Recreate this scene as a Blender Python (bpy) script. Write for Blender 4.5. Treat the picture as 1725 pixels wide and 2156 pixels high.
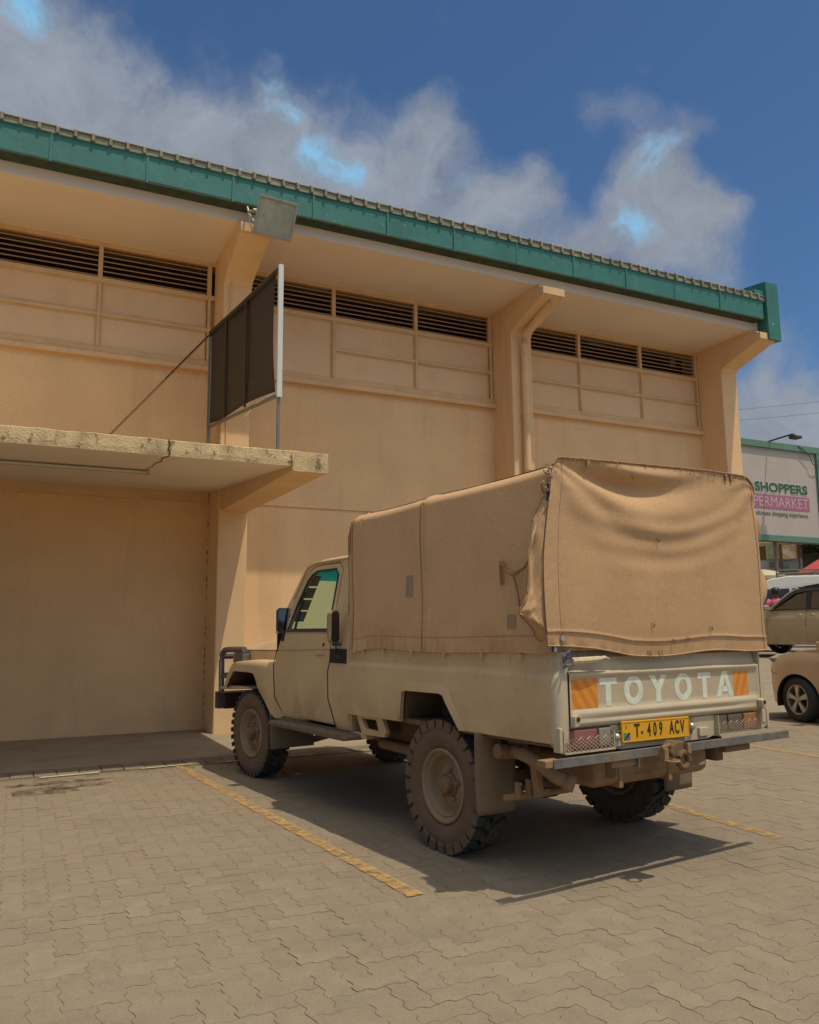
import bpy, bmesh, math, random
from mathutils import Vector, Matrix, noise as mnoise
random.seed(7)
for o in list(bpy.data.objects): bpy.data.objects.remove(o)
SC = bpy.context.scene
COL = SC.collection
R = math.radians

# ------------------------------------------------------------------ camera
cam_d = bpy.data.cameras.new('camera')
cam = bpy.data.objects.new('camera', cam_d); COL.objects.link(cam); SC.camera = cam
cam_d.sensor_fit = 'HORIZONTAL'; cam_d.sensor_width = 36.0
cam_d.lens = 36.0*2815.46/2866.0
cam_d.clip_start = 0.05; cam_d.clip_end = 3000
_r = Vector((0.90023, -0.43532, -0.00915)); _d = Vector((0.05457, 0.13363, -0.98953)); _f = Vector((0.43198, 0.8903, 0.14406))
m = Matrix((( _r.x, -_d.x, -_f.x, 0.0), (_r.y, -_d.y, -_f.y, 0.0), (_r.z, -_d.z, -_f.z, 1.3586), (0, 0, 0, 1)))
cam.matrix_world = m

# ------------------------------------------------------------------ exposure
SC.view_settings.view_transform = 'Standard'; SC.view_settings.look = 'None'
SC.view_settings.exposure = 0.0; SC.view_settings.gamma = 1.0
SC.view_settings.use_curve_mapping = False
SC.render.engine = 'CYCLES'
SC.cycles.max_bounces = 8; SC.cycles.diffuse_bounces = 5; SC.cycles.transparent_max_bounces = 12
SC.cycles.use_denoising = True; SC.cycles.denoising_prefilter = 'ACCURATE'
SC.cycles.caustics_reflective = False; SC.cycles.caustics_refractive = False

# ------------------------------------------------------------------ sun
SUN_TO = Vector((0.18, -0.33, 1.0)).normalized()
sun_d = bpy.data.lights.new('sun', 'SUN'); sun = bpy.data.objects.new('sun', sun_d); COL.objects.link(sun)
sun_d.energy = 2.75; sun_d.angle = R(0.5); sun_d.color = (1.0, 0.87, 0.68)
sun.rotation_euler = SUN_TO.to_track_quat('Z', 'Y').to_euler()
sun.location = (0, 0, 60)

# ------------------------------------------------------------------ world sky with clouds
world = bpy.data.worlds.new("World"); SC.world = world; world.use_nodes = True
nt = world.node_tree; nt.nodes.clear()
W = nt.nodes.new; L = nt.links.new
wout = W('ShaderNodeOutputWorld'); bg = W('ShaderNodeBackground')
sky = W('ShaderNodeTexSky'); sky.sky_type = 'NISHITA'; sky.sun_disc = False
sky.sun_elevation = math.asin(SUN_TO.z); sky.sun_rotation = math.atan2(SUN_TO.x, SUN_TO.y)
sky.air_density = 1.0; sky.dust_density = 0.6; sky.ozone_density = 3.0; sky.altitude = 200
tc = W('ShaderNodeTexCoord')
def vmath(op, a, b=None):
    n = W('ShaderNodeVectorMath'); n.operation = op
    for i, v in enumerate((a, b)):
        if v is None: continue
        if hasattr(v, 'is_output'): L(v, n.inputs[i])
        else: n.inputs[i].default_value = v
    return n
def fmath(op, a, b=None, c=None, clamp=False):
    n = W('ShaderNodeMath'); n.operation = op; n.use_clamp = clamp
    for i, v in enumerate((a, b, c)):
        if v is None: continue
        if hasattr(v, 'is_output'): L(v, n.inputs[i])
        else: n.inputs[i].default_value = v
    return n.outputs[0]
dirv = tc.outputs['Generated']
FPX = 1694.6
def pdir(x, y):     # direction of a place in the sky, as azimuth / elevation vector
    v = _r*((x-862.5)/FPX) + _d*((y-1078)/FPX) + _f
    return v.normalized()
wn = W('ShaderNodeTexNoise'); wn.inputs['Scale'].default_value = 5.0; wn.inputs['Detail'].default_value = 5; wn.inputs['Roughness'].default_value = 0.6
L(dirv, wn.inputs['Vector'])
wsub = vmath('SUBTRACT', wn.outputs['Color'], (0.5, 0.5, 0.5))
wsc = W('ShaderNodeVectorMath'); wsc.operation = 'SCALE'; L(wsub.outputs[0], wsc.inputs[0]); wsc.inputs['Scale'].default_value = 0.17
dirw = vmath('ADD', dirv, wsc.outputs[0]).outputs[0]
def blobs(lst, src, gain=1.0):
    tot = None
    for (x, y, r, w) in lst:
        d = vmath('DISTANCE', src, tuple(pdir(x, y))).outputs['Value']
        q = fmath('DIVIDE', d, r/FPX)
        q = fmath('SUBTRACT', 1.0, fmath('MULTIPLY', q, q), clamp=True)
        q = fmath('MULTIPLY', fmath('MULTIPLY', q, q), w)
        tot = q if tot is None else fmath('ADD', tot, q)
    return tot
CL = [(-60, 120, 330, 1.0), (120, 230, 250, 1.0), (300, 330, 230, 1.0), (470, 360, 210, 1.0), (600, 330, 190, .9), (560, 240, 90, .6),
      (740, 380, 190, 1.0), (870, 320, 150, .9), (880, 210, 80, .6), (930, 420, 170, 1.0), (1070, 470, 150, 1.0), (1110, 400, 70, .5),
      (1260, 245, 85, .8), (1340, 225, 70, .6), (1400, 330, 120, .8), (1385, 430, 150, .9), (1320, 530, 170, 1.0), (1480, 420, 110, .8),
      (1480, 560, 150, 1.0), (1560, 440, 80, .55), (1490, 265, 60, .5), (1200, 540, 120, .9), (1385, 130, 50, .4), (430, 120, 45, .3),
      (915, 70, 45, .3), (1650, 790, 120, .85), (1710, 900, 150, 1.1), (1600, 960, 150, 1.0), (1780, 1000, 220, 1.1), (1560, 850, 70, .5)]
dens = blobs(CL, dirw)
fb = W('ShaderNodeTexNoise'); fb.inputs['Scale'].default_value = 8.0; fb.inputs['Detail'].default_value = 9; fb.inputs['Roughness'].default_value = 0.68
L(dirw, fb.inputs['Vector'])
dn = fmath('ADD', dens, fmath('MULTIPLY', fmath('SUBTRACT', fb.outputs['Fac'], 0.5), 1.15))
# the rest of the sky carries the same kind of broken cloud
big = W('ShaderNodeTexNoise'); big.inputs['Scale'].default_value = 2.2; big.inputs['Detail'].default_value = 6
L(dirw, big.inputs['Vector'])
away = fmath('DISTANCE' if False else 'MULTIPLY', 1.0, 1.0)
dv = vmath('DISTANCE', dirv, tuple(_f)).outputs['Value']
mr = W('ShaderNodeMapRange'); L(dv, mr.inputs['Value']); mr.inputs['From Min'].default_value = 0.75; mr.inputs['From Max'].default_value = 1.1
bigc = fmath('MULTIPLY', fmath('MULTIPLY', fmath('SUBTRACT', big.outputs['Fac'], 0.33), 3.4), mr.outputs['Result'])
dn = fmath('ADD', dn, fmath('MAXIMUM', bigc, 0.0))
cm = W('ShaderNodeMapRange'); cm.interpolation_type = 'SMOOTHSTEP'; L(dn, cm.inputs['Value'])
cm.inputs['From Min'].default_value = 0.10; cm.inputs['From Max'].default_value = 1.45
# cloud shade: lit and grey parts
cr = W('ShaderNodeMapRange'); L(fb.outputs['Fac'], cr.inputs['Value']); cr.inputs['From Min'].default_value = .35; cr.inputs['From Max'].default_value = .68
ccol = W('ShaderNodeMix'); ccol.data_type = 'RGBA'; L(cr.outputs['Result'], ccol.inputs['Factor'])
ccol.inputs['A'].default_value = (0.225, 0.255, 0.315, 1); ccol.inputs['B'].default_value = (0.325, 0.365, 0.43, 1)
HL = [(560, 222, 62, 1), (590, 238, 34, .9), (508, 268, 50, .9), (690, 322, 66, 1), (735, 345, 52, .9), (915, 365, 50, .8), (975, 374, 28, .8), (60, 30, 60, .8), (30, 10, 50, .6),
      (1400, 320, 64, .8), (1425, 345, 50, .6), (1345, 495, 56, .95), (1312, 502, 26, .7), (1280, 500, 22, .5), (1440, 560, 40, .3), (1375, 380, 26, .4), (750, 300, 24, .4)]
hl = blobs(HL, dirw)
hr = W('ShaderNodeMapRange'); L(fb.outputs['Fac'], hr.inputs['Value']); hr.inputs['From Min'].default_value = .42; hr.inputs['From Max'].default_value = .64; hr.inputs['To Min'].default_value = .1
hl = fmath('MULTIPLY', fmath('MULTIPLY', fmath('MULTIPLY', hl, 1.45), hr.outputs['Result'], clamp=True), .85, clamp=True)
chl = W('ShaderNodeMix'); chl.data_type = 'RGBA'; L(hl, chl.inputs['Factor']); L(ccol.outputs['Result'], chl.inputs['A'])
chl.inputs['B'].default_value = (0.24, 0.56, 0.84, 1)
# clear sky, scaled to scene strength
ssc = W('ShaderNodeMix'); ssc.data_type = 'RGBA'; ssc.blend_type = 'MULTIPLY'; ssc.inputs['Factor'].default_value = 1.0
L(sky.outputs['Color'], ssc.inputs['A']); ssc.inputs['B'].default_value = (0.74, 1.0, 1.20, 1)
SKYS = 0.075
cs = W('ShaderNodeMix'); cs.data_type = 'RGBA'; cs.blend_type = 'MULTIPLY'; cs.inputs['Factor'].default_value = 1.0
# clouds made brighter and warmer towards the sun, added to lift the shaded walls
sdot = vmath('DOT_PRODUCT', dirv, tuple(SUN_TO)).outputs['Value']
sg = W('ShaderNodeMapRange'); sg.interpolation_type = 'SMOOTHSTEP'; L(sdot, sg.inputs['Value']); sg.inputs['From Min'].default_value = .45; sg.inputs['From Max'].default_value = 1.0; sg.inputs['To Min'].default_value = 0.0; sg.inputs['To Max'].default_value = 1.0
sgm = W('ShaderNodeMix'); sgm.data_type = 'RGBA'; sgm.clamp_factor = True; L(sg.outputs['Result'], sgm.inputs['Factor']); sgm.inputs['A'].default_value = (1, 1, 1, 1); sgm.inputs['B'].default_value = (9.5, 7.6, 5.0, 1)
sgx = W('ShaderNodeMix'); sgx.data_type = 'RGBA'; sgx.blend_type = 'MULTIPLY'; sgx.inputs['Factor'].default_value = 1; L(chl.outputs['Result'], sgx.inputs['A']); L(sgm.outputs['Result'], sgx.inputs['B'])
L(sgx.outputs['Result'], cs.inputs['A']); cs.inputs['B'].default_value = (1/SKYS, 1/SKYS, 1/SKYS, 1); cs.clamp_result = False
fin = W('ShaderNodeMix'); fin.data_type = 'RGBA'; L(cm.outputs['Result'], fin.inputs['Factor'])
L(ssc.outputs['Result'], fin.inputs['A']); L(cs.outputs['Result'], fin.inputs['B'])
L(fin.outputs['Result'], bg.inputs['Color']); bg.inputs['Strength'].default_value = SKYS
L(bg.outputs[0], wout.inputs['Surface'])

# ------------------------------------------------------------------ helpers
def tag(o, label=None, cat=None, group=None, kind=None):
    if label: o['label'] = label
    if cat: o['category'] = cat
    if group: o['group'] = group
    if kind: o['kind'] = kind
    return o
def empty(name, loc=(0, 0, 0), rz=0, **k):
    o = bpy.data.objects.new(name, None); COL.objects.link(o); o.location = loc; o.rotation_euler = (0, 0, rz)
    o.empty_display_size = 0.2
    return tag(o, **k)
def copy_tree(o, parent=None):
    c = o.copy(); COL.objects.link(c); c.parent = parent
    for ch in list(o.children): copy_tree(ch, c)
    return c

class MB:
    def __init__(s): s.bm = bmesh.new(); s.m = 0; s.xf = None
    def v(s, p):
        p = Vector(p)
        if s.xf: p = s.xf(p)
        return s.bm.verts.new(p)
    def face(s, vs):
        try: f = s.bm.faces.new(vs)
        except ValueError: return None
        f.material_index = s.m
        return f
    def poly(s, pts): return s.face([s.v(p) for p in pts])
    def box(s, x0, x1, y0, y1, z0, z1):
        P = [s.v((x, y, z)) for x in (x0, x1) for y in (y0, y1) for z in (z0, z1)]
        for q in ((0, 1, 3, 2), (4, 6, 7, 5), (0, 4, 5, 1), (2, 3, 7, 6), (0, 2, 6, 4), (1, 5, 7, 3)): s.face([P[i] for i in q])
        return s
    def prism(s, pts, axis, a, b):
        """pts: 2D outline in the two other axes; extruded along axis from a to b"""
        def mk(p, t):
            return {'x': (t, p[0], p[1]), 'y': (p[0], t, p[1]), 'z': (p[0], p[1], t)}[axis]
        A = [s.v(mk(p, a)) for p in pts]; Bv = [s.v(mk(p, b)) for p in pts]; n = len(pts)
        s.face(A[::-1]); s.face(Bv)
        for i in range(n): s.face([A[i], A[(i+1) % n], Bv[(i+1) % n], Bv[i]])
        return s
    def tube(s, path, r, n=8, caps=True, rs=None):
        path = [Vector(p) for p in path]; rings = []
        up = Vector((0, 0, 1))
        for i, p in enumerate(path):
            a = path[max(i-1, 0)]; b = path[min(i+1, len(path)-1)]
            t = (b-a)
            if t.length < 1e-9: t = Vector((0, 0, 1))
            t.normalize()
            ref = Vector((0, 0, 1)) if abs(t.z) < 0.93 else Vector((1, 0, 0))
            u = t.cross(ref).normalized(); w = u.cross(t).normalized()
            rr = rs[i] if rs else r
            rings.append([s.v(p+u*rr*math.cos(2*math.pi*k/n)+w*rr*math.sin(2*math.pi*k/n)) for k in range(n)])
        for A, Bv in zip(rings, rings[1:]):
            for k in range(n): s.face([A[k], A[(k+1) % n], Bv[(k+1) % n], Bv[k]])
        if caps: s.face(rings[0][::-1]); s.face(rings[-1])
        return s
    def lathe(s, prof, c=(0, 0, 0), axis='x', n=32, closed=False, cap=True):
        """prof: (along, radius)"""
        c = Vector(c); rings = []
        for (a, r) in prof:
            ring = []
            for k in range(n):
                t = 2*math.pi*k/n; p, q = r*math.cos(t), r*math.sin(t)
                d = {'x': (a, p, q), 'y': (p, a, q), 'z': (p, q, a)}[axis]
                ring.append(s.v(c+Vector(d)))
            rings.append(ring)
        pr = list(zip(rings, rings[1:]))
        if closed: pr.append((rings[-1], rings[0]))
        for A, Bv in pr:
            for k in range(n): s.face([A[k], A[(k+1) % n], Bv[(k+1) % n], Bv[k]])
        if not closed and cap:
            if prof[0][1] > 1e-4: s.face(rings[0][::-1])
            if prof[-1][1] > 1e-4: s.face(rings[-1])
        return s
    def grid(s, fn, nu, nv, closeu=False):
        G = [[s.v(fn(i/nu, j/nv)) for j in range(nv+1)] for i in range(nu if closeu else nu+1)]
        N = nu
        for i in range(N):
            a = G[i]; b = G[(i+1) % len(G)] if closeu else G[i+1]
            for j in range(nv): s.face([a[j], b[j], b[j+1], a[j+1]])
        return s
    def strip(s, A, Bp):
        a = [s.v(p) for p in A]; b = [s.v(p) for p in Bp]
        for i in range(len(a)-1): s.face([a[i], a[i+1], b[i+1], b[i]])
        return s
    def build(s, name, mats, parent=None, off=(0, 0, 0), smooth=False, bevel=0, thick=0, angle=35, subd=0, merge=0, kind=None, label=None, segs=2):
        bm = s.bm
        if off != (0, 0, 0): bmesh.ops.translate(bm, verts=bm.verts, vec=-Vector(off))
        if merge: bmesh.ops.remove_doubles(bm, verts=bm.verts, dist=merge)
        bmesh.ops.recalc_face_normals(bm, faces=bm.faces)
        me = bpy.data.meshes.new(name); bm.to_mesh(me); bm.free()
        if not isinstance(mats, (list, tuple)): mats = [mats]
        for mt in mats: me.materials.append(mt)
        if smooth:
            for p in me.polygons: p.use_smooth = True
            if smooth != 'all': me.set_sharp_from_angle(angle=R(angle))
        o = bpy.data.objects.new(name, me); COL.objects.link(o)
        if parent: o.parent = parent
        if thick:
            md = o.modifiers.new('thickness', 'SOLIDIFY'); md.thickness = thick; md.offset = 0
        if bevel:
            md = o.modifiers.new('bevel', 'BEVEL'); md.width = bevel; md.segments = segs; md.limit_method = 'ANGLE'; md.angle_limit = R(38)
            md.harden_normals = False
        if subd:
            md = o.modifiers.new('subdivision', 'SUBSURF'); md.levels = subd; md.render_levels = subd
        if kind: o['kind'] = kind
        if label: o['label'] = label
        return o

def panel(outline, xf, thick=0.03, zcuts=(), ycuts=(), holes=None):
    """side panel from an outline in (y,z); xf(y,z)->x gives its shape"""
    b = MB(); bm = b.bm
    vs = [bm.verts.new((0, y, z)) for y, z in outline]
    bm.faces.new(vs)
    for z in zcuts: bmesh.ops.bisect_plane(bm, geom=bm.verts[:]+bm.edges[:]+bm.faces[:], plane_co=(0, 0, z), plane_no=(0, 0, 1), dist=1e-5)
    for y in ycuts: bmesh.ops.bisect_plane(bm, geom=bm.verts[:]+bm.edges[:]+bm.faces[:], plane_co=(0, y, 0), plane_no=(0, 1, 0), dist=1e-5)
    if thick:
        r = bmesh.ops.extrude_face_region(bm, geom=bm.faces[:])
        nv = [g for g in r['geom'] if isinstance(g, bmesh.types.BMVert)]
        nvs = set(nv)
        for v_ in bm.verts:
            x = xf(v_.co.y, v_.co.z); sgn = -1 if x < 0 else 1
            v_.co.x = x - sgn*thick if v_ in nvs else x
    else:
        for v_ in bm.verts: v_.co.x = xf(v_.co.y, v_.co.z)
    return b

def text_mesh(s, name, size, loc, rot, mat, parent, sx=1.0, extrude=0.001, offset=0.0, align='CENTER', shear=0.0):
    c = bpy.data.curves.new(name, 'FONT'); c.body = s; c.size = size; c.extrude = extrude; c.offset = offset; c.align_x = align; c.align_y = 'CENTER'; c.shear = shear
    c.resolution_u = 4
    t = bpy.data.objects.new('tmp_text', c); COL.objects.link(t)
    bpy.context.view_layer.update()
    dg = bpy.context.evaluated_depsgraph_get()
    me = bpy.data.meshes.new_from_object(t.evaluated_get(dg)); bpy.data.objects.remove(t)
    me.name = name
    me.transform(Matrix.Diagonal((sx, 1, 1, 1)))
    me.transform(Matrix.Translation(loc) @ rot.to_4x4())
    me.materials.clear(); me.materials.append(mat)
    o = bpy.data.objects.new(name, me); COL.objects.link(o); o.parent = parent
    return o

# ------------------------------------------------------------------ materials
def mat(name, col, rough=0.7, var=0.12, scale=4.0, bump=0.0, bscale=80.0, metal=0.0, dirt=None, spec=0.4, objrand=0.0, coords='Position', attr=None, detail=6, streak=None, bdist=0.004, speck=None):
    m_ = bpy.data.materials.new(name); m_.use_nodes = True
    n = m_.node_tree.nodes; l = m_.node_tree.links; b = n['Principled BSDF']
    b.inputs['Roughness'].default_value = rough; b.inputs['Metallic'].default_value = metal
    b.inputs['Specular IOR Level'].default_value = spec
    if coords == 'Position': src = n.new('ShaderNodeNewGeometry').outputs['Position']
    else: src = n.new('ShaderNodeTexCoord').outputs['Object']
    nz = n.new('ShaderNodeTexNoise'); nz.inputs['Scale'].default_value = scale; nz.inputs['Detail'].default_value = detail; nz.inputs['Roughness'].default_value = .6
    l.new(src, nz.inputs['Vector'])
    mr_ = n.new('ShaderNodeMapRange'); mr_.inputs['From Min'].default_value = .3; mr_.inputs['From Max'].default_value = .7
    mr_.inputs['To Min'].default_value = 1-var; mr_.inputs['To Max'].default_value = 1+var
    l.new(nz.outputs['Fac'], mr_.inputs['Value'])
    mul = n.new('ShaderNodeMix'); mul.data_type = 'RGBA'; mul.blend_type = 'MULTIPLY'; mul.inputs['Factor'].default_value = 1
    mul.inputs['A'].default_value = (*col, 1)
    comb = n.new('ShaderNodeCombineColor'); 
    for k in range(3): l.new(mr_.outputs['Result'], comb.inputs[k])
    l.new(comb.outputs[0], mul.inputs['B'])
    out = mul.outputs['Result']
    if attr or objrand:
        if attr:
            at = n.new('ShaderNodeAttribute'); at.attribute_name = attr; fac = at.outputs['Color']
            m3 = n.new('ShaderNodeMix'); m3.data_type = 'RGBA'; m3.blend_type = 'MULTIPLY'; m3.inputs['Factor'].default_value = 1
            l.new(out, m3.inputs['A']); l.new(fac, m3.inputs['B']); out = m3.outputs['Result']
        if objrand:
            oi = n.new('ShaderNodeObjectInfo'); mm = n.new('ShaderNodeMapRange'); mm.inputs['To Min'].default_value = 1-objrand; mm.inputs['To Max'].default_value = 1+objrand
            l.new(oi.outputs['Random'], mm.inputs['Value'])
            c3 = n.new('ShaderNodeCombineColor')
            for k in range(3): l.new(mm.outputs['Result'], c3.inputs[k])
            m3 = n.new('ShaderNodeMix'); m3.data_type = 'RGBA'; m3.blend_type = 'MULTIPLY'; m3.inputs['Factor'].default_value = 1
            l.new(out, m3.inputs['A']); l.new(c3.outputs[0], m3.inputs['B']); out = m3.outputs['Result']
    for dd in (dirt or []):
        dc, dscale, lo, hi, amt, stretch = dd
        mp = n.new('ShaderNodeMapping'); mp.inputs['Scale'].default_value = stretch; l.new(src, mp.inputs['Vector'])
        dz = n.new('ShaderNodeTexNoise'); dz.inputs['Scale'].default_value = dscale; dz.inputs['Detail'].default_value = 8; dz.inputs['Roughness'].default_value = .65
        l.new(mp.outputs[0], dz.inputs['Vector'])
        dr = n.new('ShaderNodeMapRange'); dr.inputs['From Min'].default_value = lo; dr.inputs['From Max'].default_value = hi; dr.inputs['To Max'].default_value = amt
        l.new(dz.outputs['Fac'], dr.inputs['Value'])
        dm = n.new('ShaderNodeMix'); dm.data_type = 'RGBA'; l.new(dr.outputs['Result'], dm.inputs['Factor']); l.new(out, dm.inputs['A']); dm.inputs['B'].default_value = (*dc, 1)
        out = dm.outputs['Result']
    if streak:   # band of grime by height: (colour, axis index, from, to, amount, noise scale)
        sc_, ax, f0, f1, amt, ns = streak
        sp = n.new('ShaderNodeSeparateXYZ'); l.new(src, sp.inputs[0])
        dz = n.new('ShaderNodeTexNoise'); dz.inputs['Scale'].default_value = ns; dz.inputs['Detail'].default_value = 7; l.new(src, dz.inputs['Vector'])
        sr = n.new('ShaderNodeMapRange'); sr.inputs['From Min'].default_value = f0; sr.inputs['From Max'].default_value = f1; sr.inputs['To Max'].default_value = 1
        l.new(sp.outputs[ax], sr.inputs['Value'])
        dr = n.new('ShaderNodeMapRange'); dr.inputs['From Min'].default_value = .35; dr.inputs['From Max'].default_value = .65
        l.new(dz.outputs['Fac'], dr.inputs['Value'])
        mu = n.new('ShaderNodeMath'); mu.operation = 'MULTIPLY'; l.new(sr.outputs[0], mu.inputs[0]); l.new(dr.outputs[0], mu.inputs[1])
        mu2 = n.new('ShaderNodeMath'); mu2.operation = 'MULTIPLY'; l.new(mu.outputs[0], mu2.inputs[0]); mu2.inputs[1].default_value = amt; mu2.use_clamp = True
        dm = n.new('ShaderNodeMix'); dm.data_type = 'RGBA'; l.new(mu2.outputs[0], dm.inputs['Factor']); l.new(out, dm.inputs['A']); dm.inputs['B'].default_value = (*sc_, 1)
        out = dm.outputs['Result']
    if speck:   # fine grain of sand, dust and weave
        gz_ = n.new('ShaderNodeTexNoise'); gz_.inputs['Scale'].default_value = speck[1]; gz_.inputs['Detail'].default_value = 3; gz_.inputs['Roughness'].default_value = .8; l.new(src, gz_.inputs['Vector'])
        gr = n.new('ShaderNodeMapRange'); gr.inputs['From Min'].default_value = .35; gr.inputs['From Max'].default_value = .65; gr.inputs['To Min'].default_value = 1-speck[0]; gr.inputs['To Max'].default_value = 1+speck[0]; l.new(gz_.outputs['Fac'], gr.inputs['Value'])
        gc_ = n.new('ShaderNodeCombineColor')
        for k in range(3): l.new(gr.outputs['Result'], gc_.inputs[k])
        gm = n.new('ShaderNodeMix'); gm.data_type = 'RGBA'; gm.blend_type = 'MULTIPLY'; gm.inputs['Factor'].default_value = 1; l.new(out, gm.inputs['A']); l.new(gc_.outputs[0], gm.inputs['B']); out = gm.outputs['Result']
    l.new(out, b.inputs['Base Color'])
    if bump:
        bz = n.new('ShaderNodeTexNoise'); bz.inputs['Scale'].default_value = bscale; bz.inputs['Detail'].default_value = 5; l.new(src, bz.inputs['Vector'])
        bp = n.new('ShaderNodeBump'); bp.inputs['Strength'].default_value = bump; bp.inputs['Distance'].default_value = bdist
        l.new(bz.outputs['Fac'], bp.inputs['Height']); l.new(bp.outputs[0], b.inputs['Normal'])
    return m_

def glass(name, tint, alpha, rough=0.03):
    """thin pane: tinted see-through with a mirror-like sheen"""
    m_ = bpy.data.materials.new(name); m_.use_nodes = True
    n = m_.node_tree.nodes; l = m_.node_tree.links; n.remove(n['Principled BSDF'])
    o = n['Material Output']; tr = n.new('ShaderNodeBsdfTransparent'); tr.inputs['Color'].default_value = (*tint, 1)
    gl = n.new('ShaderNodeBsdfGlossy'); gl.inputs['Roughness'].default_value = rough; gl.inputs['Color'].default_value = (.9, .95, .95, 1)
    lw = n.new('ShaderNodeLayerWeight'); lw.inputs['Blend'].default_value = .5
    fr = n.new('ShaderNodeMath'); fr.operation = 'POWER'; fr.inputs[1].default_value = 5.0; l.new(lw.outputs['Facing'], fr.inputs[0])
    ad = n.new('ShaderNodeMath'); ad.operation = 'ADD'; ad.inputs[1].default_value = alpha+.035; l.new(fr.outputs[0], ad.inputs[0]); ad.use_clamp = True
    mx = n.new('ShaderNodeMixShader'); l.new(ad.outputs[0], mx.inputs[0]); l.new(tr.outputs[0], mx.inputs[1]); l.new(gl.outputs[0], mx.inputs[2])
    l.new(mx.outputs[0], o.inputs['Surface'])
    return m_

M = {}
WALLC = (0.79, 0.53, 0.285)
M['wall'] = mat('wall_stucco', WALLC, .9, .07, 1.1, .35, 170, dirt=[((.62, .41, .23), 1.3, .52, .8, .4, (1, 1, .35)), ((.56, .37, .21), 2.4, .53, .70, .40, (1, 1, .10)), ((.74, .56, .35), 6, .6, .8, .3, (1, 1, .6))], streak=((.56, .37, .21), 2, .8, 0.0, .45, 3.0), speck=(.10, 70))
M['wall2'] = mat('wall_panel_paint', (0.78, 0.545, 0.33), .88, .05, 1.6, .25, 150, dirt=[((.45, .29, .15), 2.2, .55, .8, .3, (1, 1, .5))], speck=(.08, 60))
M['trim'] = mat('trim_paint', (0.72, 0.485, 0.265), .85, .09, 3, .2, 120, dirt=[((.36, .23, .12), 9, .58, .8, .35, (1, 1, 1))])
M['soffit'] = mat('soffit_paint', (0.82, 0.70, 0.60), .9, .05, .9, .2, 120, dirt=[((.72, .58, .46), 1.2, .5, .8, .35, (1, 3, 1))])
M['slat'] = mat('louvre_slat', (0.50, 0.315, 0.17), .8, .12, 4, dirt=[((.25, .17, .11), 12, .55, .8, .5, (1, 1, 1))])
M['dark'] = mat('dark_void', (0.045, 0.028, 0.018), .95, .2, 5)
M['canopy_edge'] = mat('canopy_edge_render', (0.60, 0.46, 0.25), .95, .16, 5, .7, 45, bdist=.012, dirt=[((.22, .165, .09), 3.2, .49, .68, .6, (1, 1, .6)), ((.10, .078, .048), 18, .56, .66, .75, (1, 1, .5))])
M['canopy_soffit'] = mat('canopy_soffit', (0.82, 0.71, 0.58), .9, .05, 1, .15, 100, dirt=[((.5, .38, .25), 2, .55, .8, .3, (1, 1, 1))])
M['teal'] = mat('teal_fascia_paint', (0.034, 0.178, 0.160), .55, .14, 2.2, .25, 22, dirt=[((.02, .09, .065), 3, .5, .8, .4, (1, 1, 1)), ((.42, .46, .42), 15, .665, .685, .95, (1, 1, .7)), ((.10, .25, .19), 6, .58, .75, .4, (1, 1, .3))], bdist=.01)
M['tile'] = mat('roof_tile', (0.30, 0.285, 0.21), .85, .16, 7, .5, 60, objrand=.10, dirt=[((.12, .12, .09), 8, .5, .75, .5, (1, 1, 1))])
M['concrete'] = mat('apron_concrete', (0.30, 0.25, 0.175), .93, .12, 2.5, .4, 90, dirt=[((.12, .10, .075), 1.6, .5, .8, .5, (1, 1, 1)), ((.30, .26, .19), 7, .6, .8, .4, (1, 1, 1))])
M['paver'] = mat('paver_concrete', (0.248, 0.200, 0.138), .92, .08, 9, .45, 140, attr='tint', dirt=[((.165, .135, .098), .9, .50, .75, .45, (1, 1, 1)), ((.295, .24, .165), 1.7, .56, .78, .45, (1, 1, 1)), ((.13, .10, .07), 38, .60, .72, .6, (1, 1, 1))], speck=(.13, 110))
M['sand'] = mat('joint_sand', (0.19, 0.152, 0.104), .95, .3, 25, .3, 200, dirt=[((.21, .17, .11), 5, .48, .62, .9, (1, 1, 1))])
M['kerb'] = mat('kerb_block', (0.20, 0.165, 0.12), .92, .15, 6, .4, 80, objrand=.12)
M['asphalt'] = mat('road_surface', (0.27, 0.23, 0.17), .95, .12, 3, .3, 120)
def paint_mat(name, col, lo, hi, scale=14):
    m_ = mat(name, col, .8, .12, 8, .3, 120)
    n = m_.node_tree.nodes; l = m_.node_tree.links; b = n['Principled BSDF']
    g = n.new('ShaderNodeNewGeometry'); z = n.new('ShaderNodeTexNoise'); z.inputs['Scale'].default_value = scale; z.inputs['Detail'].default_value = 8; z.inputs['Roughness'].default_value = .7
    l.new(g.outputs['Position'], z.inputs['Vector']); r_ = n.new('ShaderNodeMapRange'); r_.inputs['From Min'].default_value = lo; r_.inputs['From Max'].default_value = hi; r_.inputs['To Min'].default_value = .85; r_.inputs['To Max'].default_value = 0
    l.new(z.outputs['Fac'], r_.inputs['Value']); l.new(r_.outputs[0], b.inputs['Alpha'])
    return m_
M['yellow'] = paint_mat('worn_yellow_paint', (0.50, 0.32, 0.115), .42, .64, 12)
M['yellow2'] = paint_mat('very_worn_yellow_paint', (0.50, 0.31, 0.10), .38, .62)
M['white_line'] = paint_mat('worn_white_paint', (0.72, 0.62, 0.36), .52, .8)
M['stain'] = paint_mat('oil_stain', (0.10, 0.065, 0.045), .36, .58, 7)

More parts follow.
